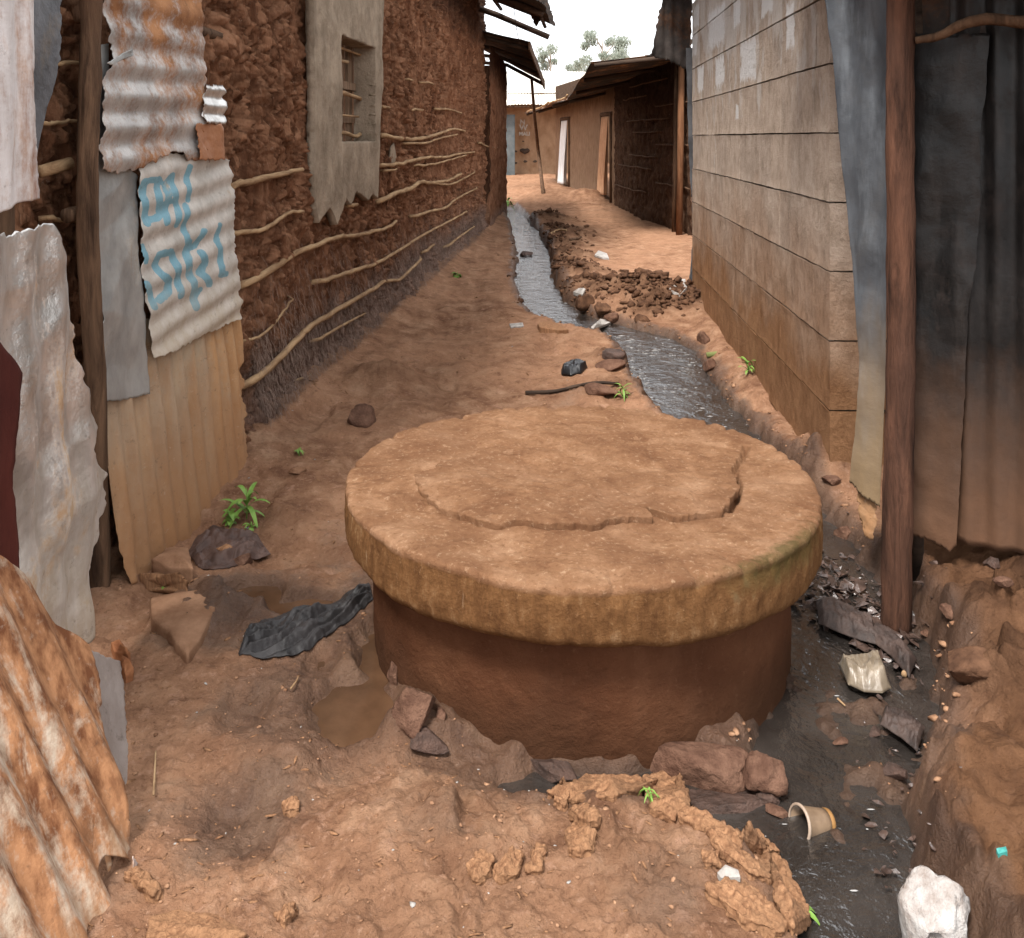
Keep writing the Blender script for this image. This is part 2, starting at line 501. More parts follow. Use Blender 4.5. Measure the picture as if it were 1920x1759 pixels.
def rock_mesh(name, size, seed, mat, sub=3, jagged=0.35, flat=1.0, loc=(0, 0, 0), rot=0.0, parent=None, freq=1.3, sharp=False, stretch=None):
    bm = bmesh.new()
    bmesh.ops.create_icosphere(bm, subdivisions=sub, radius=1.0)
    sv = Vector((seed * 3.17, seed * 1.71, seed * 0.37))
    rz = Matrix.Rotation(rot, 3, 'Z')
    rnd = random.Random(seed)
    planes = [(Vector((rnd.gauss(0, 1), rnd.gauss(0, 1), rnd.gauss(0, .8))).normalized(), rnd.uniform(.45, .85)) for _ in range(12)] if sharp else []
    for v in bm.verts:
        p = v.co.copy()
        r = 1 + jagged * mnoise.noise(p * freq + sv) + jagged * 0.45 * mnoise.noise(p * freq * 2.7 + sv) + jagged * 0.2 * mnoise.noise(p * freq * 6 + sv)
        q = p * r
        for n, dd in planes:
            e = q.dot(n) - dd
            if e > 0: q -= n * e * 0.95
        if sharp: q *= 1 + .05 * mnoise.noise(p * 9 + sv) + .035 * mnoise.noise(p * 19 + sv)
        if stretch: q = Vector((q.x * stretch[0], q.y * stretch[1], q.z * stretch[2]))
        q = Vector((q.x, q.y, q.z * flat)) * size
        v.co = rz @ q
    me = bpy.data.meshes.new(name)
    bm.to_mesh(me); bm.free()
    me.polygons.foreach_set('use_smooth', np.ones(len(me.polygons), dtype=bool))
    me.materials.append(mat)
    o = bpy.data.objects.new(name, me)
    o.location = loc
    link(o, parent)
    return o

# ------------------------------------------------------------------ materials
def mat_ground():
    t = NT('red_dirt')
    v = t.coord((1, 1, 1))
    big = t.noise(v, 1.1, 5, 0.6)
    mid = t.noise(v, 6.5, 8, 0.62, 0.3)
    fine = t.noise(v, 60, 6, 0.7)
    col = t.ramp(mid, [(0.30, (.135, .064, .037)), (0.5, (.250, .134, .078)), (0.68, (.355, .215, .134))])
    col = t.mix(t.ramp(big, [(0.40, 0.0), (0.62, 0.6)]), col, (.35, .19, .112))
    col = t.mix(t.ramp(t.noise(v, 2.6, 7, .7, .6), [(0.54, 0.0), (0.70, 0.45)]), col, (.16, .080, .048))
    col = t.mix(t.ramp(fine, [(0.57, 0.0), (0.70, 0.6)]), col, (.45, .28, .19))
    col = t.mix(t.ramp(fine, [(0.30, 0.75), (0.43, 0.0)]), col, (.10, .045, .024))
    col = t.mix(t.ramp(t.noise(v, 17, 7, .72), [(0.56, 0.0), (0.66, 0.5)]), col, (.42, .25, .17))
    col = t.mix(t.ramp(t.noise(v, 13, 7, .72, .5), [(0.32, 0.6), (0.44, 0.0)]), col, (.11, .052, .031))
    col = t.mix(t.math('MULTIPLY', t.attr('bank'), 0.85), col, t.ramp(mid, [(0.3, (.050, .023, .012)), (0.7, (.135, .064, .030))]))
    dug = t.attr('rough')
    col = t.mix(t.math('MULTIPLY', dug, 0.95), col, t.ramp(mid, [(0.35, (.030, .016, .010)), (0.62, (.105, .054, .031))]))
    wet = t.math('ADD', t.attr('wet'), t.math('MULTIPLY', t.math('SUBTRACT', mid, 0.5), 1.1))
    wetf = t.ramp(wet, [(0.25, 0.0), (0.75, 1.0)])
    col = t.mix(wetf, col, t.mix(0.6, col, (.030, .015, .009), 'MIX'))
    col = t.mix(t.math('MULTIPLY', t.attr('silt'), 0.9), col, (.022, .017, .014))
    b1 = t.noise(v, 24, 9, 0.72)
    b2 = t.noise(v, 130, 5, 0.65)
    cr = t.voro(v, 42)
    n = t.bump(b1, 0.013, 1.0)
    n = t.bump(b2, 0.007, 1.0, n)
    n = t.bump(cr, 0.004, 0.5, n)
    rg = t.ramp(wetf, [(0.0, 0.95), (1.0, 0.42)])
    sp = t.ramp(wetf, [(0.0, 0.03), (1.0, 0.35)])
    return t.out(col, rg, n, None, sp)

def mat_mudwall(name, cols, fib=(.34, .25, .19), dark_top=True):
    t = NT(name)
    v = t.coord((1, 1, 1))
    vs = t.coord((1, 1, 0.28))
    big = t.noise(v, 1.5, 5, 0.6)
    mid = t.noise(vs, 15, 8, 0.65, 0.4)
    fine = t.noise(vs, 70, 5, 0.7)
    col = t.ramp(mid, [(0.30, cols[0]), (0.5, cols[1]), (0.70, cols[2])])
    col = t.mix(t.ramp(big, [(0.38, 0.0), (0.65, 0.55)]), col, cols[3])
    tn = t.attr('tone')
    col = t.mix(t.ramp(tn, [(0.1, 0.0), (0.75, 0.6)]), col, tuple(min(1, q * 1.25) for q in cols[2]))
    col = t.mix(t.ramp(t.math('MULTIPLY', tn, -1.0), [(0.15, 0.0), (0.8, 0.6)]), col, cols[0])
    col = t.mix(t.ramp(fine, [(0.60, 0.0), (0.72, 0.7)]), col, fib)
    # dusty, root-bleached lower band
    ff = t.math('ADD', t.attr('foot'), t.math('MULTIPLY', t.math('SUBTRACT', mid, 0.5), 0.9))
    col = t.mix(t.ramp(ff, [(0.35, 0.0), (0.8, 0.65)]), col, t.ramp(fine, [(0.36, (.10, .062, .050)), (0.60, (.30, .215, .175))]))
    # sooty grime and eave shade, both painted into the colour
    so = t.math('ADD', t.attr('soot_shade'), t.math('MULTIPLY', t.math('SUBTRACT', big, 0.5), 0.6))
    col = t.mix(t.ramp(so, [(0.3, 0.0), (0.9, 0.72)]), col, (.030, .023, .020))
    n = t.bump(t.noise(vs, 30, 9, 0.74), 0.035, 1.0)
    n = t.bump(fine, 0.009, 1.0, n)
    return t.out(col, 0.97, n, None, 0.03)

def mat_metal(name, base, rust, rust_lo=0.45, rust_hi=0.6, scale=3.0, stretch=(1, 1, 1), rough=0.45, metal=0.35, dirt=None, paint=None, dirt_z=None, spots=None, streak=None, spec=.25, grain=1.0):
    t = NT(name)
    v = t.coord((1, 1, 1)); vs = t.coord(stretch)
    f = t.noise(vs, scale, 8, 0.68, 0.5)
    fine = t.noise(v, 45, 6, 0.7)
    f2 = t.noise(vs, scale * 3.1, 7, 0.6)
    if isinstance(base[0], tuple): bc = t.ramp(f2, [(0.35, base[0]), (0.65, base[1])])
    else: bc = base
    if isinstance(rust[0], tuple): rc = t.ramp(f2, [(0.38, rust[0]), (0.60, rust[1])])
    else: rc = rust
    if paint is not None:
        pm = t.math('ADD', t.attr('paint'), t.math('MULTIPLY', t.math('SUBTRACT', fine, 0.5), 1.3))
        bc = t.mix(t.ramp(pm, [(0.38, 0.0), (0.55, 0.9)]), bc, paint)
    rf = t.ramp(t.math('ADD', f, t.math('MULTIPLY', t.math('SUBTRACT', fine, 0.5), 0.25)), [(rust_lo, 0.0), (rust_hi, 1.0)])
    col = t.mix(rf, bc, rc)
    if spots:
        col = t.mix(t.ramp(t.noise(v, 11, 5, 0.75), [(0.63, 0.0), (0.70, 0.9)]), col, spots)
    if streak:
        sv = t.coord((9, 9, 1.6))
        col = t.mix(t.ramp(t.noise(sv, 2.4, 5, 0.6), [(0.52, 0.0), (0.70, 0.5)]), col, streak)
    if dirt:
        z0, z1, dc = dirt
        zz = t.math('ADD', t.sep(t.coord((1, 1, 1), True))[2], t.math('MULTIPLY', t.math('SUBTRACT', f2, 0.5), 0.5))
        dm = t.math('DIVIDE', t.math('SUBTRACT', zz, z0), z1 - z0)
        dm = t.ramp(dm, [(0.0, 0.92), (1.0, 0.0)])
        col = t.mix(dm, col, dc)
    col = t.mix(t.ramp(fine, [(0.60, 0.0), (0.74, 0.35 * grain)]), col, (.5, .42, .34) if max(base[1] if isinstance(base[0], tuple) else base) > .2 else (.12, .10, .085))
    col = t.mix(t.ramp(t.noise(v, 26, 8, .75), [(0.30, 0.5 * grain), (0.42, 0.0)]), col, (.05, .032, .022))
    n = t.bump(t.noise(v, 18, 6, 0.65), 0.006 * grain, 0.8)
    n = t.bump(fine, 0.0018, 0.9, n)
    rr = t.ramp(rf, [(0.0, rough), (1.0, 0.9)])
    mt = t.ramp(rf, [(0.0, metal), (1.0, 0.0)])
    if dirt:
        rr = t.mix(dm, rr, (0.92, 0.92, 0.92)); mt = t.mix(dm, mt, (0, 0, 0))
    return t.out(col, rr, n, mt, spec)

def mat_wood(name, c1, c2, axis='z', scale=5, rough=0.85, bump=0.004, c3=None):
    st = {'x': (0.12, 1, 1), 'y': (1, 0.12, 1), 'z': (1, 1, 0.12)}[axis]
    t = NT(name)
    v = t.coord(st)
    f = t.noise(v, scale * 6, 7, 0.65, 0.6)
    col = t.ramp(f, [(0.34, c1), (0.64, c2)])
    if c3: col = t.mix(t.ramp(t.noise(t.coord((1, 1, .5)), 4, 5, 0.6), [(0.45, 0), (0.65, 0.8)]), col, c3)
    n = t.bump(t.noise(v, scale * 22, 6, 0.7), bump, 1.0)
    return t.out(col, rough, n, None, 0.08)

def mat_water(name, col, rough=0.06, rip=(9, 45), bd=(0.012, 0.003), spec=.55):
    t = NT(name)
    v = t.coord((1, 1, 1))
    f = t.noise(v, 5, 6, 0.6)
    c = t.ramp(f, [(0.35, col), (0.7, tuple(q * 2.2 for q in col))])
    n = t.bump(t.noise(v, rip[0], 4, 0.55, 0.4), bd[0], 0.6)
    n = t.bump(t.noise(v, rip[1], 4, 0.6), bd[1], 0.6, n)
    m = t.out(c, rough, n, None, spec)
    t.b.inputs['IOR'].default_value = 1.40 if spec < .9 else 1.7
    return m

def mat_concrete_dirt():
    t = NT('dirt_coated_concrete')
    v = t.coord((1, 1, 1)); vs = t.coord((1, 1, 0.45)); vd = t.coord((1, 1, 0.12))
    mid = t.noise(v, 5, 10, 0.70, 0.3); fine = t.noise(v, 62, 6, 0.75)
    col = t.ramp(mid, [(0.32, (.140, .064, .033)), (0.50, (.245, .127, .067)), (0.68, (.355, .205, .120))])
    col = t.mix(t.ramp(t.noise(v, 1.8, 6, .65), [(0.46, 0.0), (0.62, 0.65)]), col, (.165, .080, .042))
    col = t.mix(t.ramp(fine, [(0.56, 0.0), (0.68, 0.6)]), col, (.48, .32, .20))
    col = t.mix(t.ramp(fine, [(0.32, 0.75), (0.44, 0.0)]), col, (.13, .060, .028))
    g = t.sep(t.coord((1, 1, 1), True))
    side = t.attr('side')
    streak = t.noise(vs, 26, 8, 0.72)
    sc = t.ramp(streak, [(0.34, (.105, .048, .020)), (0.55, (.185, .090, .037)), (0.70, (.28, .165, .085))])
    col = t.mix(side, col, sc)
    st2 = t.ramp(t.noise(vd, 40, 5, 0.6), [(0.66, 0.0), (0.74, 0.7)])
    col = t.mix(t.math('MULTIPLY', st2, side), col, (.46, .34, .22))
    col = t.mix(t.math('MULTIPLY', t.ramp(fine, [(0.58, 0.0), (0.70, 0.6)]), side), col, (.34, .20, .10))
    mo = t.math('ADD', t.attr('moss'), t.math('MULTIPLY', t.math('SUBTRACT', streak, 0.5), 1.6))
    col = t.mix(t.ramp(mo, [(0.45, 0.0), (1.0, 0.75)]), col, (.070, .058, .020))
    n = t.bump(t.noise(v, 22, 10, 0.76), 0.018, 1.0)
    n = t.bump(fine, 0.005, 1.0, n)
    return t.out(col, 0.96, n, None, 0.04)

def mat_block():
    t = NT('quarry_stone')
    v = t.coord((1, 1, 1), True)
    oi = t.n.new('ShaderNodeObjectInfo')
    vs = t.coord((1, 1, 0.7), True)
    big = t.noise(v, 2.2, 5, 0.6); mid = t.noise(vs, 9, 10, 0.74, 0.3); fine = t.noise(v, 55, 6, 0.75)
    col = t.ramp(mid, [(0.30, (.25, .195, .15)), (0.5, (.42, .335, .27)), (0.72, (.54, .45, .38))])
    tint = t.ramp(oi.outputs['Random'], [(0.0, (.94, .93, .92)), (0.5, (1, .98, .96)), (1.0, (1.05, 1.03, 1.0))])
    col = t.mix(1.0, col, tint, 'MULTIPLY')
    col = t.mix(t.ramp(fine, [(0.57, 0), (0.70, 0.55)]), col, (.54, .47, .39))
    col = t.mix(t.ramp(fine, [(0.30, 0.6), (0.42, 0.0)]), col, (.15, .11, .08))
    # pale mortar smears on the upper courses, brown mud splashed on the lower ones
    z = t.sep(v)[2]
    zz = t.math('ADD', z, t.math('MULTIPLY', t.math('SUBTRACT', big, 0.5), 1.0))
    col = t.mix(t.ramp(t.math('MULTIPLY', zz, 0.8), [(0.30, 0.95), (1.0, 0.0)]), col, t.ramp(mid, [(0.32, (.165, .075, .033)), (0.7, (.32, .165, .078))]))
    up = t.ramp(t.math('ADD', t.math('MULTIPLY', z, 0.4), t.math('MULTIPLY', t.math('SUBTRACT', t.noise(t.coord((1, 1, .45), True), 5.5, 4, .6), 0.5), 1.8)), [(0.82, 0.0), (1.0, 0.6)])
    col = t.mix(up, col, (.56, .52, .48))
    # whitewash daubed on single stones
    WP = [(1387, 78, 1419, 147), (1341, 107, 1359, 159), (1308, 127, 1320, 171), (1328, 24, 1361, 80), (1296, 64, 1308, 103), (1375, 2, 1389, 46), (1475, 4, 1491, 88), (1427, -14, 1450, 22), (1300, 14, 1312, 48), (1379, 196, 1386, 225)]
    pl = Plane((float(Xb(3.9)), 3.9), (float(Xb(8.2)), 8.2), (0, 0), 0)
    co = t.sep(v); acc = None
    wn_ = t.math('MULTIPLY', t.math('SUBTRACT', t.noise(vs, 16, 6, .7), 0.5), 1.5)
    for x0, ya, x1, yb in WP:
        a_ = pl.hit(x0, ya); b_ = pl.hit(x1, yb)
        cy, cz = (a_[1] + b_[1]) / 2, (a_[2] + b_[2]) / 2; hy, hz = abs(a_[1] - b_[1]) / 2, abs(a_[2] - b_[2]) / 2
        dy = t.math('DIVIDE', t.math('ABSOLUTE', t.math('SUBTRACT', co[1], cy)), hy)
        dz = t.math('DIVIDE', t.math('ABSOLUTE', t.math('SUBTRACT', co[2], cz)), hz)
        mk = t.math('SUBTRACT', 1.0, t.math('MAXIMUM', dy, dz))
        acc = mk if acc is None else t.math('MAXIMUM', acc, mk)
    col = t.mix(t.ramp(t.math('ADD', acc, wn_), [(0.0, 0.0), (0.22, 0.9)]), col, (.66, .64, .62))
    n = t.bump(t.noise(vs, 20, 10, 0.76), 0.026, 1.0)
    n = t.bump(fine, 0.005, 0.9, n)
    return t.out(col, 0.94, n, None, 0.05)

GROUND = mat_ground()
MUD = mat_mudwall('mud_wall_plaster', ((.050, .019, .010), (.195, .085, .045), (.37, .190, .108), (.25, .125, .072)), (.42, .29, .21))
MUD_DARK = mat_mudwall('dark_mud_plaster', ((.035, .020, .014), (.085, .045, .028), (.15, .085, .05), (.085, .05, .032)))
MUD_TAN = mat_mudwall('smooth_tan_mud', ((.15, .085, .05), (.24, .15, .092), (.32, .21, .14), (.25, .155, .10)))
PLASTER = simple('weathered_plaster', (.18, .137, .098), (.36, .285, .21), 5, (1, 1, 0.85), 0.95, 0.012, 45, 0.15, None, (.47, .39, .30))
BRANCH = mat_wood('peeled_branch', (.17, .095, .05), (.42, .28, .155), 'y', 4)
BARK = mat_wood('bark_pole', (.026, .014, .010), (.135, .064, .040), 'z', 4, 0.8, 0.014, (.065, .034, .024))
POLE = mat_wood('weathered_pole', (.035, .020, .013), (.17, .10, .06), 'z', 4, 0.85, 0.010, (.09, .05, .03))
DARKWOOD = mat_wood('dark_board', (.10, .065, .042), (.24, .16, .105), 'z', 3)
TIMBER = mat_wood('sooty_timber', (.022, .016, .013), (.075, .050, .036), 'x', 3)
BLOCK = mat_block()
MORTAR = simple('mortar_core', (.045, .034, .026), (.11, .085, .062), 12, (1, 1, 1), 0.98, 0.008, 50, 0.1)
CONC = mat_concrete_dirt()
def mat_base():
    t = NT('rendered_shaft')
    v = t.coord((1, 1, 1))
    mid = t.noise(v, 4, 7, 0.6, 0.2); fine = t.noise(v, 60, 6, 0.7)
    col = t.ramp(mid, [(0.3, (.060, .023, .0115)), (0.55, (.090, .037, .0185)), (0.75, (.120, .053, .027))])
    col = t.mix(t.ramp(fine, [(0.58, 0), (0.72, 0.45)]), col, (.17, .092, .054))
    col = t.mix(t.ramp(t.noise(t.coord((1, 1, .25)), 9, 8, .7), [(0.54, 0), (0.70, .25)]), col, (.15, .072, .040))
    col = t.mix(t.ramp(t.noise(v, 2.3, 6, .7), [(0.34, .6), (0.5, 0)]), col, (.042, .019, .011))
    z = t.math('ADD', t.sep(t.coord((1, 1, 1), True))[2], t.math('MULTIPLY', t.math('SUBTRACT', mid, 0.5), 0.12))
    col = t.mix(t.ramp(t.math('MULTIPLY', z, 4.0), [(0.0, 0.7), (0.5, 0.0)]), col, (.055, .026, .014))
    n = t.bump(t.noise(v, 14, 9, 0.72), 0.016, 0.9)
    n = t.bump(fine, 0.0025, 0.7, n)
    return t.out(col, 0.93, n, None, 0.04)
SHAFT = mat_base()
WATER = mat_water('grey_drain_water', (.018, .015, .013), 0.04, (8, 42), (0.024, 0.006), 1.0)
PUDDLE = mat_water('brown_puddle_water', (.050, .026, .014), 0.10, (7, 30), (0.004, 0.001))

# ------------------------------------------------------------------ ground sheet
def build_ground():
    ys = np.concatenate([np.linspace(-12, 1.1, 26), 1 / np.linspace(1 / 1.2, 1 / 26.0, 560), np.geomspace(27, 900, 60)])
    us = np.concatenate([[-6, -4, -2.6, -1.8, -1.3], np.linspace(-1, 1, 660), [1.3, 1.8, 2.6, 4, 6]])
    Yg, U = np.meshgrid(ys, us, indexing='ij')
    half = np.where(Yg < 26, 0.66 * np.maximum(Yg, 1.2), 0.66 * 26 + (Yg - 26) * 1.2)
    half = np.where(Yg < 1.2, 0.8 + (1.2 - Yg) * 0.9, half)
    Xg = U * half
    h, wet, rough, bank = ground_parts(Xg, Yg)
    silt = 0.8 * sstep(0.02, -0.09, h) * sstep(0.3, 0.8, wet) * (Xg > 0.05) 
    v = np.stack([Xg, Yg, h], -1).reshape(-1, 3)
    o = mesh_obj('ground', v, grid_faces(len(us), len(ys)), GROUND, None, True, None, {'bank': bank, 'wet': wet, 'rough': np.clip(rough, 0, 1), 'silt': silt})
    kind(o, 'structure')
    # water sheets; the banks of the ground hide all but the channel
    def water(name, x0, x1, y0, y1, z, mat, n=2):
        X, Y = np.meshgrid(np.linspace(x0, x1, n), np.linspace(y0, y1, n))
        q = mesh_obj(name, np.stack([X, Y, np.full_like(X, z)], -1).reshape(-1, 3), grid_faces(n, n), mat, None, True)
        kind(q, 'structure')
    water('drain_water', -0.45, 1.5, -6, 19.6, -0.055, WATER)
    water('puddle_water', -1.05, -0.17, 2.12, 3.2, -0.038, PUDDLE)
build_ground()

# ------------------------------------------------------------------ manhole
def build_manhole():
    t = thing('manhole', 'round concrete manhole with a heavy mud coated lid in the middle of the alley', 'manhole', (MH_X, MH_Y, -0.16))
    # shaft
    na, nz = 260, 60
    th = np.linspace(0, 2 * math.pi, na, endpoint=False)
    zs = np.linspace(-0.16, MH_T - 0.10, nz)
    TH, Z = np.meshgrid(th, zs)
    r = MH_RB + 0.010 * fbm(np.cos(TH) * 3 + 5, np.sin(TH) * 3 + Z * 3, 3, 4) + 0.004 * fbm(TH * 14, Z * 16, 3, 8)
    r -= 0.003 * sstep(0.25, -0.08, Z)
    v = np.stack([MH_X + r * np.cos(TH), MH_Y + r * np.sin(TH), Z], -1).reshape(-1, 3)
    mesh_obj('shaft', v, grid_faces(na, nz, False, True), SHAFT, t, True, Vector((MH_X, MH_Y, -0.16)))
    # lid: profile rings from the underside round the worn edge to the centre of the top
    na = 520
    th = np.linspace(0, 2 * math.pi, na, endpoint=False)
    thick = 0.166
    prof = [(0.55, -thick), (0.62, -thick), (0.66, -thick), (0.69, -thick + .002), (0.712, -thick + .008), (0.722, -thick + .02)]
    prof += [(0.725 + 0.004 * math.sin(i / 12 * 3.1), -thick + .02 + (thick - .045) * i / 12) for i in range(1, 13)]
    prof += [(0.728, -.013), (0.7255, -.006), (0.721, -.002), (0.713, -.0003)]
    nside = len(prof)
    prof += [(rr, 0.0) for rr in np.linspace(0.69, 0.0015, 150)]
    pr = np.array(prof)
    TH, Rr = np.meshgrid(th, pr[:, 0]); _, Z = np.meshgrid(th, pr[:, 1])
    k = np.arange(len(pr))[:, None] * np.ones_like(TH)
    X = MH_X + Rr * np.cos(TH); Y = MH_Y + Rr * np.sin(TH)
    ez = sstep(0.60, 0.715, Rr)
    wob = 0.014 * fbm(np.cos(TH) * 1.6 + 4, np.sin(TH) * 1.6, 3, 12) + 0.0035 * fbm(TH * 26, Z * 30, 3, 15)
    chip = 0.016 * np.clip(fbm(TH * 17, Z * 8 + 3, 4, 18) - 0.10, 0, 1) * sstep(-0.06, 0.0, Z) * ez
    rad = Rr + (wob - chip * 1.6) * ez
    X = MH_X + rad * np.cos(TH); Y = MH_Y + rad * np.sin(TH)
    top = (k >= nside - 5)
    dz = 0.010 * fbm(X * 5, Y * 5, 3, 22) + 0.004 * fbm(X * 26, Y * 26, 3, 25) - 0.004 * sstep(.3, .72, Rr)
    Zt = Z + np.where(top, dz, 0) - chip * 1.3
    # underside edge is irregular
    Zt = Zt + np.where(k < 9, 0.012 * fbm(TH * 6, TH * 0, 3, 28), 0)
    def lp(px, py): return G(px, py, MH_T)
    crack = [lp(*q) for q in ((1400, 833), (1388, 858), (1376, 880), (1386, 905), (1382, 932), (1366, 955))]
    dcr = seg_dist(X, Y, crack) + 0.003 * vnoise(X * 90, Y * 90, 2)
    Zt = Zt - np.where(k >= nside, 0.03 * sstep(0.012, 0.004, dcr), 0)
    moss = np.exp(-((TH - (2 * math.pi - 0.82)) / 0.42) ** 2) * sstep(-0.15, -0.02, Z) * sstep(.66, .715, Rr)
    side = np.where(k < nside - 4, 1.0, 0.0) * np.ones_like(TH)
    v = np.stack([X, Y, MH_T + Zt], -1).reshape(-1, 3)
    mesh_obj('lid', v, grid_faces(na, len(pr), False, True), CONC, t, True, Vector((MH_X, MH_Y, MH_T)), {'moss': moss, 'side': side})
    # the patched centre: a raised cake of cement whose near edge has lifted, its far edge running out flush
    out_px = [(778, 868), (782, 905), (800, 932), (815, 948), (850, 965), (890, 985), (935, 993), (985, 988), (1020, 995), (1060, 991), (1110, 997), (1140, 982),
              (1185, 978), (1205, 962), (1225, 982), (1262, 980), (1300, 972), (1345, 968), (1368, 952), (1380, 930), (1384, 900), (1374, 880), (1345, 850), (1280, 812),
              (1180, 790), (1060, 784), (940, 792), (840, 820)]
    o2 = np.array([lp(*q) for q in out_px])
    cx, cy = o2.mean(0)
    ang = np.arctan2(o2[:, 1] - cy, o2[:, 0] - cx); rr = np.hypot(o2[:, 0] - cx, o2[:, 1] - cy)
    od = np.argsort(ang); ang = ang[od]; rr = rr[od]
    n = 420
    th = np.linspace(-math.pi, math.pi, n, endpoint=False)
    ro = np.interp(th, np.concatenate([ang - 2 * math.pi, ang, ang + 2 * math.pi]), np.tile(rr, 3))
    ro = ro + 0.014 * fbm(th * 16, th * 0, 4, 33)
    rings = np.concatenate([[0.992, 1.000], np.linspace(0.997, 0.004, 60)])
    zoff = np.concatenate([[-0.026, -0.004], np.zeros(60)])
    TH, Q = np.meshgrid(th, rings)
    X = cx + ro[None] * Q * np.cos(TH); Y = cy + ro[None] * Q * np.sin(TH)
    front = sstep(cy + 0.20, cy - 0.10, Y)                       # thick at the near edge, nothing at the far edge
    lidz = 0.010 * fbm(X * 5, Y * 5, 3, 22) + 0.004 * fbm(X * 26, Y * 26, 3, 25) - 0.004 * sstep(.3, .72, np.hypot(X - MH_X, Y - MH_Y))
    Z = MH_T + lidz + 0.019 * front - 0.0045 * (1 - front) * sstep(0.75, 1.0, Q) + 0.006 * (1 - Q ** 2) + 0.006 * fbm(X * 7, Y * 7, 3, 39) * sstep(1.0, 0.8, Q) + 0.0035 * fbm(X * 30, Y * 30, 3, 35) + zoff[:, None]
    mesh_obj('cement_patch', np.stack([X, Y, Z], -1).reshape(-1, 3), grid_faces(n, len(rings), False, True), CONC, t, True,
             Vector((cx, cy, MH_T)), {'moss': np.zeros_like(X), 'side': np.zeros_like(X)})['label'] = 'raised cement patch with a ragged cracked near edge'
build_manhole()

# ------------------------------------------------------------------ the long mud house on the left
def wall_hit(px, py, off=0.0):
    lo, hi = 1.6, 24.0
    q = (px - CX) / F
    for _ in range(50):
        m = (lo + hi) / 2
        if q * m < Xw(m) + off: hi = m          # sight line already left of the wall face
        else: lo = m
    return P(px, py, lo) if q * hi < 0 else P(px, py, lo)

def wall_hit_y(px, off=0.0):
    q = (px - CX) / F
    ys = np.linspace(1.8, 20, 4000)
    d = q * ys - (Xw(ys) + off)
    k = np.where(np.diff(np.sign(d)) != 0)[0]
    return float(ys[k[0]]) if len(k) else 20.0

def WH(px, py, off=0.03):
    Y = wall_hit_y(px, off)
    return P(px, py, Y)

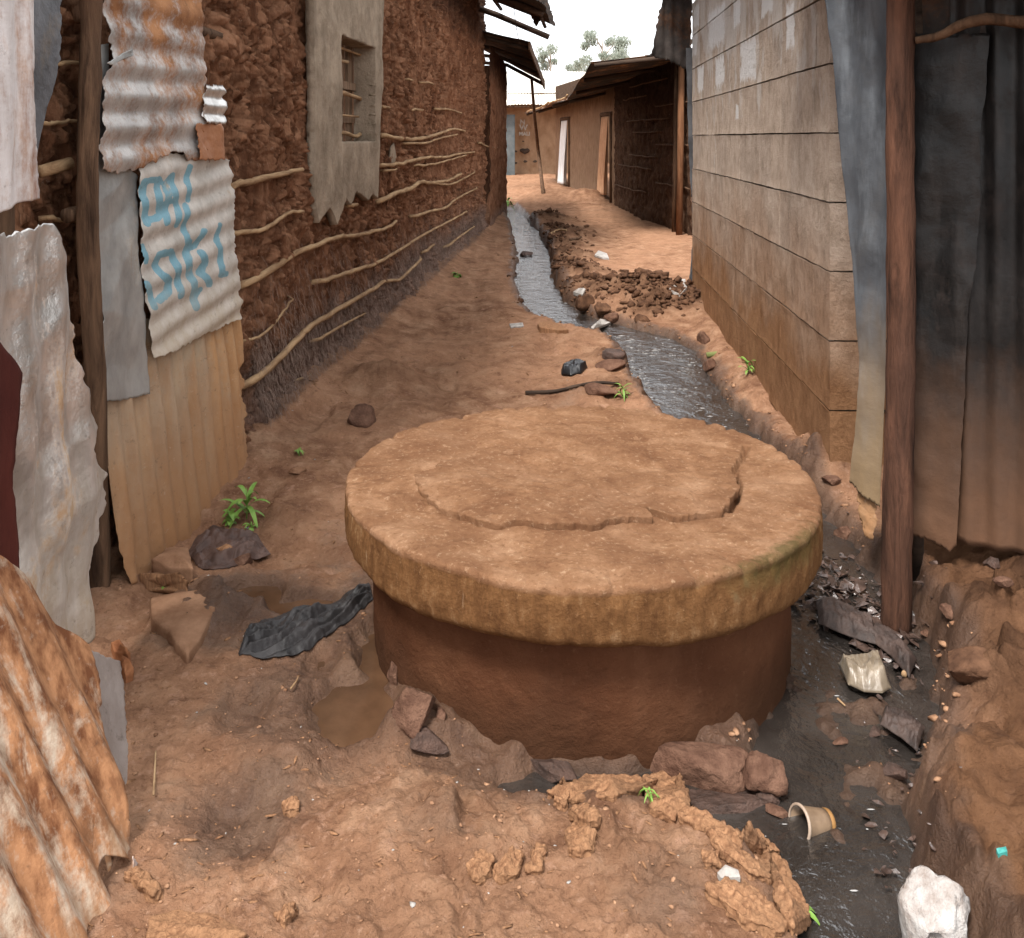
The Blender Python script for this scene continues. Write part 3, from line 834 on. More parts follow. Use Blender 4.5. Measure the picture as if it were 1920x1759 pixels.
WIN = None
def build_mud_house():
    t = thing('mud_house', 'long reddish mud walled house with exposed branches and a plastered window on the left', 'house', (-1.5, 8.5, 0.0))
    y1 = 14.15
    ys = np.concatenate([np.geomspace(1.9, y1, 760)])
    zs = np.linspace(-0.1, 3.85, 400)
    Yg, Z = np.meshgrid(ys, zs)
    strand = ridged(Yg * 17, Z * 4.2, 3, 101)
    clod = fbm(Yg * 11, Z * 8, 4, 111)
    pit = np.clip(vnoise(Yg * 22, Z * 9, 121) - 0.35, 0, 1)
    pit2 = np.clip(vnoise(Yg * 9, Z * 5, 131) - 0.45, 0, 1)
    big = fbm(Yg * 1.1, Z * 1.4, 3, 141)
    d = 0.022 * strand + 0.026 * clod - 0.09 * pit - 0.08 * pit2 + 0.04 * big
    d += 0.04 * np.clip(fbm(Yg * 24, Z * 11, 3, 151), 0, 1)
    foot = sstep(0.75, 0.15, Z - 0.05 * Yg * 0 + 0.12 * fbm(Yg * 2, Z * 2, 2, 155)) * sstep(3.9, 4.6, Yg)
    wy = Yg * 16 + 1.1 * fbm(Yg * 6, Z * 5, 3, 161); wz = Z * 8.5 + 1.0 * fbm(Yg * 6, Z * 6, 2, 163)
    f1, f2, cid = worley(wy, wz, 171)
    g1, g2, cid2 = worley(wy * 2.3, wz * 2.0, 181)
    chunk = sstep(-.25, .25, fbm(Yg * 1.7, Z * 1.7, 2, 191) + .15)
    d += chunk * (0.024 * (sstep(0.0, .30, f2 - f1) - .5) * (1 + .9 * cid) + .018 * sstep(0, .3, g2 - g1))
    d -= 0.10 * sstep(.62, .95, cid) * sstep(.1, .35, f2 - f1) * chunk
    d += .03 * cid2 * sstep(0, .2, g2 - g1) * .5
    d += 0.07 * sstep(0.35, 0.0, Z)
    pm = sstep(5.2, 5.5, Yg) * sstep(7.7, 7.45, Yg) * sstep(.95, 1.15, Z)
    d = np.where(pm > 0, d * (1 - pm) + np.minimum(d, .03) * pm, d)
    X = Xw(Yg) + d
    soot_shade = sstep(2.3, 3.5, Z) * sstep(6.5, 9.5, Yg) * 0.95 + sstep(2.6, 3.6, Z) * 0.3
    v = np.stack([X, Yg, Z], -1)
    # opening for the window
    fc = grid_faces(len(ys), len(zs), True).reshape(len(zs) - 1, len(ys) - 1, 4)
    A = WH(626, 65, 0.03); B = WH(690, 262, 0.03)
    wy0, wy1, wz0, wz1 = A.y, B.y, 1.475, 2.165
    keep = ~((Yg[:-1, :-1] > wy0 - .07) & (Yg[:-1, 1:] < wy1 + .07) & (Z[:-1, :-1] > wz0 - .05) & (Z[1:, :-1] < wz1 + .05))
    mesh_obj('wall', v.reshape(-1, 3), fc[keep], MUD, t, True, Vector(t.location), {'foot': foot, 'soot_shade': soot_shade, 'tone': (cid * .6 + cid2 * .5) * (.4 + .6 * chunk)})
    # end wall of the house, seen edge-on at its far corner
    n = 40
    xs = np.linspace(0, 2.6, n); zz = np.linspace(-0.1, 3.85, 70)
    Xe, Ze = np.meshgrid(xs, zz)
    x0 = Xw(y1) + 0.01
    pe = np.stack([x0 - Xe, y1 + 0.02 * fbm(Xe * 8, Ze * 6, 3, 5) * sstep(0, .1, Xe), Ze], -1)
    mesh_obj('end_wall', pe.reshape(-1, 3), grid_faces(n, 70, True), MUD_DARK, t, True, Vector(t.location), {'foot': Xe * 0, 'soot_shade': sstep(2, 3.5, Ze)})
    # ---- window
    win = bpy.data.objects.new('window', None); win.location = (Xw(6.3), 6.3, 1.8); link(win, t)
    win.matrix_parent_inverse = Matrix.Translation(-Vector(t.location))
    # plaster surround, ragged at the foot
    L0 = [(588, -70), (588, 60), (590, 160), (592, 250), (590, 330), (596, 400), (600, 418)]
    R0 = [(722, -70), (718, 60), (718, 160), (712, 280), (711, 350), (708, 372)]
    pl = Plane((Xw(5.5), 5.5), (Xw(7.4), 7.4), (0, 0), 0, 0.085)
    nu, nv = 130, 170
    bot = [(598, 424), (607, 412), (616, 396), (622, 404), (630, 428), (640, 404), (648, 378), (658, 392), (668, 366), (676, 372), (690, 384), (698, 372), (708, 380)]
    c = coons([(588, -70), (722, -70)], bot, L0, R0, nu, nv)
    p = pl.hit(c[..., 0], c[..., 1])
    p[..., 0] += 0.010 * fbm(p[..., 1] * 5, p[..., 2] * 5, 3, 3) + 0.004 * fbm(p[..., 1] * 24, p[..., 2] * 14, 3, 6)
    pf = grid_faces(nu, nv, True).reshape(nv - 1, nu - 1, 4)
    cc = p
    ins = (cc[..., 1] > wy0) & (cc[..., 1] < wy1) & (cc[..., 2] > wz0) & (cc[..., 2] < wz1)
    kp = ~(ins[:-1, :-1] | ins[1:, :-1] | ins[:-1, 1:] | ins[1:, 1:])
    o = mesh_obj('plaster_surround', p.reshape(-1, 3), pf[kp], PLASTER, win, True, Vector(win.location))
    o.modifiers.new('thickness', 'SOLIDIFY').thickness = 0.05
    # reveals (plastered cheeks of the opening)
    xf = lambda y: float(Xw(y)) + 0.08
    mb = MB()
    dep = 0.16
    e = 0.03
    def quad(a, b, c_, d_): mb.add([a, b, c_, d_], [(0, 1, 2, 3)])
    yo, yi, zo, zi = wy0 - e, wy1 + e, wz0 - e, wz1 + e
    mb.box((xf(yo) - dep / 2, yo - 0.0, (zo + zi) / 2), (dep, 0.05, zi - zo))
    mb.box((xf(yi) - dep / 2, yi + 0.0, (zo + zi) / 2), (dep, 0.05, zi - zo))
    ang = Matrix.Rotation(-math.atan(0.0888), 3, 'Z')
    ym = (yo + yi) / 2
    mb.box((xf(ym) - dep / 2, ym, zo), (dep, yi - yo + 0.06, 0.052), ang)
    mb.box((xf(ym) - dep / 2, ym, zi), (dep, yi - yo + 0.06, 0.052), ang)
    mb.build('reveal', PLASTER, win, False, Vector(win.location))
    # shutter boards behind
    nb = 5
    wdt = (yi - yo) / nb
    for k in range(nb):
        yb = yo + (k + .5) * wdt
        m2 = MB(); m2.box((xf(yb) - 0.175 - (k % 2) * 0.012, yb, (zo + zi) / 2), (0.022, wdt - 0.012, zi - zo - 0.02 * (k % 3)), None, 0.004)
        m2.build('board', DARKWOOD, win, False, Vector(win.location))
    for zq in (wz0 + 0.16, wz0 + 0.40):
        m2 = MB(); m2.box((xf(ym) - 0.150, ym, zq), (0.02, yi - yo - .06, 0.05), ang, 0.004); m2.build('batten', DARKWOOD, win, False, Vector(win.location))
    for pts, r in (([(620, 185), (640, 174), (660, 180), (688, 190)], 0.016), ([(620, 253), (645, 249), (665, 256), (675, 252)], 0.015), ([(624, 84), (650, 94), (681, 105)], 0.010),
                   ([(622, 112), (652, 116)], 0.012), ([(620, 214), (672, 219)], 0.008), ([(632, 66), (660, 70), (680, 69)], 0.012), ([(638, 222), (640, 240)], 0.006)):
        m2 = MB(); q = [WH(a, b, -0.03) for a, b in pts]
        q = smooth_line(q, 12) if len(q) > 2 else q
        m2.tube(q, r, 8, len(pts), 0.2); m2.build('window_bar', BRANCH, win, True, Vector(win.location))
    # ---- laths: branches tied along the wall
    STICKS = [
        ([(720, 254), (744, 259), (778, 261), (806, 256), (833, 247), (853, 242), (875, 247)], .022), ([(758, 269), (799, 268), (826, 259), (862, 251)], .015),
        ([(712, 311), (751, 307), (778, 300), (806, 295), (833, 295), (864, 288), (894, 285)], .020), ([(778, 311), (816, 307), (853, 297), (877, 290)], .014),
        ([(712, 379), (741, 363), (771, 353), (789, 341), (809, 343), (840, 338), (869, 324)], .025), ([(812, 343), (843, 346), (867, 336), (894, 321)], .016),
        ([(447, 540), (505, 508), (549, 478), (587, 462), (638, 444), (662, 443), (696, 435), (724, 428), (746, 413)], .021),
        ([(775, 406), (809, 396), (836, 389), (850, 377), (874, 363), (898, 351)], .018),
        ([(594, 530), (628, 520), (662, 508), (703, 495), (737, 476), (765, 459), (799, 437), (833, 420), (862, 404), (878, 395)], .018),
        ([(445, 730), (498, 696), (557, 637), (580, 614), (621, 588), (673, 557), (702, 541), (720, 528), (749, 524), (769, 506), (793, 483)], .022),
        ([(445, 641), (484, 632), (513, 608), (533, 582), (552, 556)], .009),
        ([(425, 351), (478, 338), (529, 326), (573, 317)], .021), ([(435, 436), (484, 433), (512, 420), (542, 399), (573, 397)], .015),
        ([(720, 200), (733, 203)], .014), ([(771, 205), (795, 207)], .016), ([(819, 204), (845, 206), (868, 213)], .016), ([(900, 268), (915, 275), (935, 277)], .018),
        ([(792, 155), (804, 155), (815, 159)], .012), ([(766, 149), (775, 151)], .011), ([(795, 474), (815, 457)], .018), ([(836, 464), (867, 440), (892, 423)], .018),
        ([(108, 118), (155, 117)], .010), ([(78, 232), (112, 230), (150, 226)], .009), ([(655, 386), (672, 383)], .018), ([(722, 320), (746, 318)], .013),
        ([(92, 410), (150, 414)], .010), ([(590, 640), (650, 606), (690, 585)], .012), ([(560, 715), (605, 690), (660, 655)], .010),
    ]
    for i, (pts, r) in enumerate(STICKS):
        r *= .88
        q = [WH(a, b, 0.062) for a, b in pts]
        n = max(8, 5 * len(q))
        q = smooth_line(q, n)
        for k in range(n):
            q[k] = q[k] + Vector((0.006 * mnoise.noise(Vector((k * .7, i, 0))) - (0.035 if k in (0, n - 1) else 0), 0, 0.010 * mnoise.noise(Vector((k * .55, i, 5)))))
        rad = [r * (1.0 - 0.28 * k / (n - 1)) * (1 + 0.16 * mnoise.noise(Vector((k * .8, i * 3, 2)))) for k in range(n)]
        m = MB(); m.tube(q, rad, 8, i, 0.18); m.build('lath_branch', BRANCH, t, True, Vector(t.location))
    # split bamboo stub in the gap between the sheets
    m = MB()
    a, b = WH(74, 322, 0.06), WH(132, 306, 0.10)
    m.tube([a, a.lerp(b, .5), b], [.02, .021, .021], 10, 2, .1)
    m.build('broken_pole', BRANCH, t, True, Vector(t.location))
    # a lump of plaster left between the laths
    s = rock_mesh('plaster_lump', 0.13, 5, PLASTER, 3, .3, 1.0, WH(736, 284, 0.015), 0, t, 1.2, True, (.3, 1.1, .95))
    # roof: sheets on rafters, reaching over the alley
    roof = bpy.data.objects.new('roof', None); roof.location = (-1.5, 8.5, 3.6); link(roof, t)
    ny, nx = 500, 14
    yy = np.linspace(2.6, 13.6, ny); xx = np.linspace(-2.6, 1.12, nx)
    Yr, Xr = np.meshgrid(yy, xx)
    Xr = np.where(Xr > 0, Xr * (.38 + .62 * sstep(8.5, 12.6, Yr)), Xr)  # unseen near overhang narrowed so more light reaches path and wall
    X = Xw(Yr) + Xr + 0.05 * vnoise(Yr * 1.7, Xr * 0, 7) * (Xr > 1)
    Zr = 3.66 - 0.40 * Xr + 0.009 * np.cos(2 * math.pi * Yr / 0.076) + 0.02 * fbm(Yr, Xr, 2, 9)
    o = mesh_obj('roof_sheet', np.stack([X, Yr, Zr], -1).reshape(-1, 3), grid_faces(ny, nx), ROOFDARK, roof, True, Vector(roof.location))
    o.modifiers.new('thickness', 'SOLIDIFY').thickness = 0.003
    for yq, dz in ((3.4, -.06), (5.6, -.06), (7.9, -.06), (10.2, -.06), (12.3, -.06), (13.75, -.20)):
        m = MB(); m.tube([(Xw(yq) + q, yq, 3.66 - .40 * q + dz + .012 * math.sin(q * 5)) for q in np.linspace(-2.2, .36 + .69 * float(sstep(8.5, 12.6, yq)), 9)], .04 if dz > -.1 else .045, 8, int(yq), .15)
        m.build('rafter', TIMBER, roof, True, Vector(roof.location))
    for xq in (0.30, 0.98):
        m = MB(); m.tube([(Xw(yq) + xq, yq, 3.60 - .40 * xq) for yq in np.linspace(2.8 if xq < .5 else 12.7, 13.9, 14)], .028, 8, 3, .15)
        m.build('purlin', TIMBER, roof, True, Vector(roof.location))
    # frayed sheet scrap at the corner of the eave
    o = sheet('sheet_scrap', roof, [(985, -25), (1022, -12)], [(1005, 52), (1018, 30), (1030, 44), (1042, 50)], [(985, -25), (992, 20), (1005, 52)], [(1022, -12), (1034, 20), (1042, 50)],
              Plane((0.2, 13.3), (0.8, 13.3), (0, 0), 0), ROOFDARK, 30, 30, 'v', .08, .008, .03, 5, 4, (1, 3, 2, 2))
    for pts in ([(962, -10), (964, 20), (968, 52), (974, 84)], [(990, -10), (993, 24)]):
        m = MB(); m.tube([P(a, b, 12.6) for a, b in pts], .006, 6); m.build('wire', TIMBER, roof, True, Vector(roof.location))
    return t

def mat_roofdark():
    return mat_metal('sooty_roof_sheet', ((.028, .024, .022), (.06, .05, .045)), ((.06, .03, .018), (.11, .055, .03)), .5, .65, 3, (1, 1, 1), .8, .0, spec=.05)
ROOFDARK = mat_roofdark()
MUDHOUSE = build_mud_house()

def build_fibres():
    """dry roots and straw that hang out of the foot of the mud wall"""
    rnd = random.Random(3)
    v = []; f = []
    for i in range(9000):
        y = 4.40 + 9.2 * rnd.random() ** 1.25
        z = 0.06 + abs(rnd.gauss(0, .30))
        if z > 0.95: continue
        x = float(Xw(y)) + 0.02 + 0.05 * rnd.random() + (0.05 if z < .25 else 0)
        L = rnd.uniform(.03, .13); wd = rnd.uniform(.0007, .0016) * (1 + y * 0.08)
        dy = rnd.gauss(0, .035); dx = rnd.uniform(0.0, .03)
        z0 = z; z1 = max(z - L, 0.0)
        b = len(v)
        for k, s_ in enumerate((0, .5, 1)):
            px = x + dx * s_ * (1 + .3 * rnd.random()); py = y + dy * s_ + rnd.gauss(0, .008); pz = z0 + (z1 - z0) * s_ + (0.02 * math.sin(s_ * 3.1) if rnd.random() < .5 else 0)
            v.append((px, py - wd, pz)); v.append((px, py + wd, pz))
        f += [(b, b + 1, b + 3, b + 2), (b + 2, b + 3, b + 5, b + 4)]
    o = mesh_obj('dry_roots', v, f, FIBRE, None, False)
    kind(o, 'stuff')
    tag(o, 'pale dry roots and straw hanging from the foot of the long mud wall', 'roots')
FIBRE = simple('dry_fibre', (.13, .085, .066), (.34, .25, .20), 30, (1, 1, 1), 0.9, 0.0005, 60)
build_fibres()

# ------------------------------------------------------------------ second, lower mud house behind it
def displaced_wall(name, parent, A, B, z0, z1, mat, n=120, m=120, amp=0.03, seed=0, flip=False, soot_shade=None, foot=None, skip=None, strand=1.0):
    A = np.array(A); B = np.array(B)
    L = np.linalg.norm(B - A); d = (B - A) / L; nrm = np.array([d[1], -d[0]])
    s, Z = np.meshgrid(np.linspace(0, L, n), np.linspace(z0, z1, m))
    a = amp * (0.6 * fbm(s * 9, Z * 6, 4, seed) + strand * 0.6 * ridged(s * 14, Z * 4, 3, seed + 4) - 1.2 * np.clip(vnoise(s * 15, Z * 8, seed + 9) - .4, 0, 1))
    sg = -1 if flip else 1
    X = A[0] + d[0] * s + sg * nrm[0] * a; Y = A[1] + d[1] * s + sg * nrm[1] * a
    so = np.zeros_like(Z) if soot_shade is None else sstep(soot_shade[0], soot_shade[1], Z)
    fo = np.zeros_like(Z) if foot is None else sstep(foot, 0, Z - z0)
    fc = grid_faces(n, m, flip).reshape(m - 1, n - 1, 4)
    if skip is not None:
        kp = np.ones((m - 1, n - 1), bool)
        for (a0, a1, b0, b1) in skip:
            kp &= ~((s[:-1, :-1] > a0) & (s[:-1, 1:] < a1) & (Z[:-1, :-1] > b0) & (Z[1:, :-1] < b1))
        fc = fc[kp]
    else: fc = fc.reshape(-1, 4)
    return mesh_obj(name, np.stack([X, Y, Z], -1).reshape(-1, 3), fc, mat, parent, True, Vector(parent.location), {'foot': fo, 'soot_shade': so})

def build_low_house():
    t = thing('mud_house', 'lower dark eaved mud house standing behind the far end of the long mud wall', 'house', (-0.6, 16.2, 0.0))
    ya, yb = 14.25, 18.1
    displaced_wall('wall', t, (Xw(ya) + .09, ya), (Xw(yb) - .02, yb), -0.1, 2.95, MUD, 160, 150, .045, 7, False, (2.0, 2.9), .7)
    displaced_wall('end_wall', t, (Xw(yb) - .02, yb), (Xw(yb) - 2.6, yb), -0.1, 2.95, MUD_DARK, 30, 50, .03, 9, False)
    roof = bpy.data.objects.new('roof', None); roof.location = (-0.5, 16, 2.9); link(roof, t)
    # roof surface from high behind the wall to the drooping eave
    nu, nv = 150, 20
    y = np.linspace(13.75, 18.4, nu); q = np.linspace(-2.4, 1, nv)
    Yg, Q = np.meshgrid(y, q)
    tt = (Yg - 13.75) / 4.65
    xe = 0.28 + 0.40 * tt; ze = 2.96 - 0.34 * tt
    xw = Xw(Yg); zw = 3.14 - 0.12 * tt
    X = xw + (xe - xw) * Q; Z = zw + (ze - zw) * Q + .008 * np.cos(Yg * 82) + .02 * fbm(Yg * 2, Q * 2, 2, 3)
    o = mesh_obj('roof_sheet', np.stack([X, Yg, Z], -1).reshape(-1, 3), grid_faces(nu, nv), ROOFDARK, roof, True, Vector(roof.location))
    o.modifiers.new('thickness', 'SOLIDIFY').thickness = 0.003
    for k in range(4):
        yq = 13.95 + k * 1.35; tq = (yq - 13.75) / 4.65
        x0 = float(Xw(yq)) - .6; x1 = 0.25 + .4 * tq
        m = MB(); m.tube([(x0, yq, 3.12 - .12 * tq), (float(Xw(yq)), yq, 3.06 - .12 * tq), (x1, yq, 2.88 - .34 * tq)], .035, 8, k, .15); m.build('rafter', TIMBER, roof, True, Vector(roof.location))
    m = MB(); m.box((0.46, 16.0, 2.72), (.025, 4.75, .13), Matrix.Rotation(-.085, 3, 'Z') @ Matrix.Rotation(-.073, 3, 'X')); m.build('fascia_board', POLE, roof, False, Vector(roof.location))
build_low_house()

# ------------------------------------------------------------------ sheet fence next to the mud wall
RUSTY = mat_metal('rust_streaked_zinc', ((.27, .25, .23), (.48, .45, .42)), ((.15, .060, .022), (.34, .16, .07)), .44, .56, 1.7, (1, 1, 1), .36, .35, None, None, (.20, .08, .03))
LETTERED = mat_metal('painted_zinc', ((.36, .33, .29), (.52, .48, .43)), ((.40, .27, .15), (.50, .36, .22)), .60, .75, 3.5, (1, 1, 1), .55, .15, (.42, .95, (.44, .33, .21)), (.13, .30, .37))
GREYZINC = mat_metal('dull_grey_zinc', ((.26, .26, .25), (.42, .42, .40)), ((.22, .16, .11), (.30, .23, .16)), .60, .74, 3, (1, 1, .6), .4, .5, grain=.3)
MUDZINC = mat_metal('mud_stained_zinc', ((.25, .20, .145), (.36, .29, .205)), ((.27, .135, .055), (.40, .225, .105)), .42, .62, 2.2, (1.5, 1.5, .5), .8, .0, (.05, .85, (.325, .165, .075)), None, None, None, (.42, .29, .17))
WHITEZINC = mat_metal('flaking_white_zinc', ((.42, .40, .37), (.74, .72, .69)), ((.34, .19, .10), (.46, .32, .20)), .54, .66, 3.6, (1.3, 1.3, .45), .30, .75, (-.05, .75, (.40, .28, .165)), None, (.36, .19, .09), (.50, .44, .36))
PALERUST = mat_metal('whitewashed_rusty_zinc', ((.46, .42, .40), (.60, .56, .54)), ((.22, .11, .07), (.40, .27, .20)), .46, .62, 3.2, (2, 2, .4), .6, .1)
ORANGERUST = mat_metal('orange_rusted_zinc', ((.36, .27, .19), (.50, .41, .32)), ((.13, .048, .019), (.37, .18, .085)), .40, .54, 3.4, (3.0, 3.0, .26), .6, .1, (-.12, .12, (.33, .19, .10)))
DARKSTEEL = mat_metal('dark_grey_sheet', ((.06, .06, .064), (.12, .12, .125)), ((.10, .08, .06), (.17, .14, .11)), .62, .76, 3, (1, 1, .6), .5, .3)
DARKRED = simple('dark_red_oxide', (.045, .012, .010), (.10, .028, .020), 5, (1, 1, .3), .8)

def strokes(c):
    """brush lettering on the sheet, as a 0..1 mask over photo positions"""
    k = 1 / 2.931
    L = [
        ([(795, 1000), (790, 1080), (800, 1160), (805, 1225)], 17), ([(800, 995), (870, 985), (885, 1000)], 15), ([(872, 1000), (868, 1090), (885, 1180)], 15), ([(800, 1215), (860, 1200), (890, 1175)], 15),
        ([(945, 965), (915, 1020), (918, 1110), (905, 1225)], 15), ([(948, 965), (955, 1060), (975, 1140), (965, 1235)], 14), ([(900, 1120), (960, 1100)], 12),
        ([(1040, 915), (1030, 1000), (1040, 1100)], 12), ([(1022, 1130), (1012, 1240), (1025, 1330)], 14),
        ([(790, 1350), (800, 1440)], 12), ([(800, 1560), (828, 1620), (838, 1690)], 14),
        ([(935, 1385), (875, 1400), (860, 1450), (885, 1510), (930, 1545), (925, 1605), (870, 1650)], 17),
        ([(955, 1400), (975, 1500), (990, 1625)], 16), ([(1035, 1330), (1030, 1450), (1060, 1560), (1072, 1690)], 17), ([(1072, 1640), (1100, 1590)], 12),
        ([(1035, 1370), (1075, 1350), (1110, 1270)], 14), ([(1100, 1390), (1125, 1440), (1100, 1500), (1150, 1560)], 17),
        ([(1210, 1240), (1195, 1330), (1215, 1390), (1210, 1510), (1240, 1505)], 14),
    ]
    x = c[..., 0]; y = c[..., 1]
    m = np.zeros(x.shape)
    for pts, wd in L:
        pts = [(a * k, b * k) for a, b in pts]
        d = seg_dist(x, y, pts) + 0.8 * vnoise(x * .3, y * .12, 5)
        m = np.maximum(m, sstep(wd * k * 1.25 + 1.0, wd * k * 1.25 - 1.5, d))
    return m

def build_far_fence():
    t = thing('sheet_fence', 'patchwork fence of rusty and blue lettered iron sheets beside the mud wall', 'fence', (-1.25, 3.6, 0))
    low = Plane((-1.28, 3.05), (-1.18, 4.1), (-.12, 0), 0)
    up = Plane((-1.36, 3.05), (-1.25, 4.1), (-.02, 0), .65)
    upL = Plane((-1.36, 3.05), (-1.25, 4.1), (-.02, 0), .65, .028)
    upG = Plane((-1.36, 3.05), (-1.25, 4.1), (-.04, 0), .65, .022)
    upR = Plane((-1.36, 3.05), (-1.25, 4.1), (-.02, 0), .65, .040)
    sheet('metal_sheet', t, [(192, 590), (300, 600), (448, 575)], [(245, 1096), (300, 1068), (345, 1030), (375, 990), (420, 935), (468, 878)], [(192, 590), (195, 760), (205, 900), (228, 1020), (245, 1096)],
          [(448, 575), (452, 680), (462, 790), (468, 878)], low, MUDZINC, 200, 120, 'v', .098, .014, .006, 4, 21, (0, 3, 1.5, 2), label='mud coloured corrugated sheet reaching the ground')
    sheet('metal_sheet', t, [(260, 290), (340, 288), (432, 300)], [(288, 672), (330, 655), (390, 625), (452, 598)], [(260, 290), (263, 400), (266, 480), (274, 570), (288, 672)],
          [(432, 300), (440, 380), (445, 470), (452, 540), (452, 598)], upL, LETTERED, 150, 190, 'u', .098, .0078, .003, 5, 31, (2, 3, 3, 3), dent=.004, tilt=.10, paint=strokes, label='whitish corrugated sheet with blue brushed letters')
    sheet('metal_sheet', t, [(180, 85), (198, 82)], [(195, 752), (240, 750), (278, 738)], [(180, 85), (182, 200), (180, 300), (176, 420), (182, 560), (195, 680), (195, 752)],
          [(198, 82), (205, 200), (225, 310), (258, 330), (258, 480), (272, 600), (278, 738)], upG, GREYZINC, 60, 170, 'v', .2, .004, .004, 6, 41, (1, 2, 3, 2), dent=.008, label='narrow dull grey sheet beside the pole')
    sheet('metal_sheet', t, [(190, -60), (384, -60)], [(192, 318), (215, 325), (250, 318), (290, 302), (330, 285), (360, 300), (395, 305)], [(190, -60), (192, 10), (205, 70), (210, 110), (195, 160), (193, 230), (192, 318)],
          [(384, -60), (380, 40), (386, 100), (385, 170), (380, 240), (395, 305)], upR, RUSTY, 130, 170, 'u', .110, .0085, .004, 3, 51, (0, 5, 5, 4), tilt=.03, label='rust brown corrugated sheet, topmost of the fence')
    # bent tabs and flaps along the torn right edge
    fl = Plane((-1.36, 3.05), (-1.25, 4.1), (-.02, 0), .65, .055)
    sheet('metal_flap', t, [(368, 232), (412, 232)], [(372, 300), (425, 300)], [(368, 232), (370, 265), (372, 300)], [(412, 232), (418, 260), (425, 300)], fl,
          mat_metal('orange_flap', (.33, .15, .075), (.26, .11, .05), .4, .6), 24, 24, 'v', .2, .006, .015, 8, 3, (2, 3, 2, 2), label='orange rusted flap')
    sheet('metal_flap', t, [(386, 160), (418, 160)], [(384, 230), (420, 234)], [(386, 160), (380, 195), (384, 230)], [(418, 160), (424, 196), (420, 234)], fl, WHITEZINC, 24, 24, 'u', .07, .008, .01, 8, 5, (3, 3, 3, 3), label='curled whitish flap')
    sheet('metal_flap', t, [(205, 118), (248, 92)], [(212, 122), (250, 104)], [(205, 118), (212, 122)], [(248, 92), (250, 104)], fl, GREYZINC, 14, 10, 'u', .2, .002, .02, 8, 6, (1, 1, 1, 1))
    # pole that carries the sheets
    pts = [P(172, -80, 2.95), P(170, 60, 2.95), P(168, 180, 2.93), P(164, 320, 2.92), P(165, 450, 2.92), P(172, 600, 2.94), P(180, 740, 2.96), P(186, 1000, 3.0), P(190, 1130, 3.02)]
    q = smooth_line(pts, 40)
    m = MB(); m.tube(q, [.034 * (1 + .14 * mnoise.noise(Vector((k * .3, 1, 0)))) for k in range(40)], 14, 9, .14)
    m.build('post', POLE, t, True, Vector(t.location))
    m = MB(); m.tube([P(150, -60, 2.97), P(142, 0, 2.96), P(152, 40, 2.94)], [.03, .03, .02], 10, 4, .2); m.build('forked_branch', POLE, t, True, Vector(t.location))
    # rails behind the sheets
    for z, r in ((0.5, .022), (1.25, .025), (1.95, .025)):
        a = low.a + low.d * -.15; b = low.a + low.d * 1.1
        dx = -.06 - .12 * z * (z < .7) - .05 * (z > .7)
        m = MB(); m.tube([(a[0] + dx - .03, a[1], z), ((a[0] + b[0]) / 2 + dx - .03, (a[1] + b[1]) / 2, z + .02), (b[0] + dx - .03, b[1], z)], r, 8, 3, .15); m.build('rail', POLE, t, True, Vector(t.location))
build_far_fence()

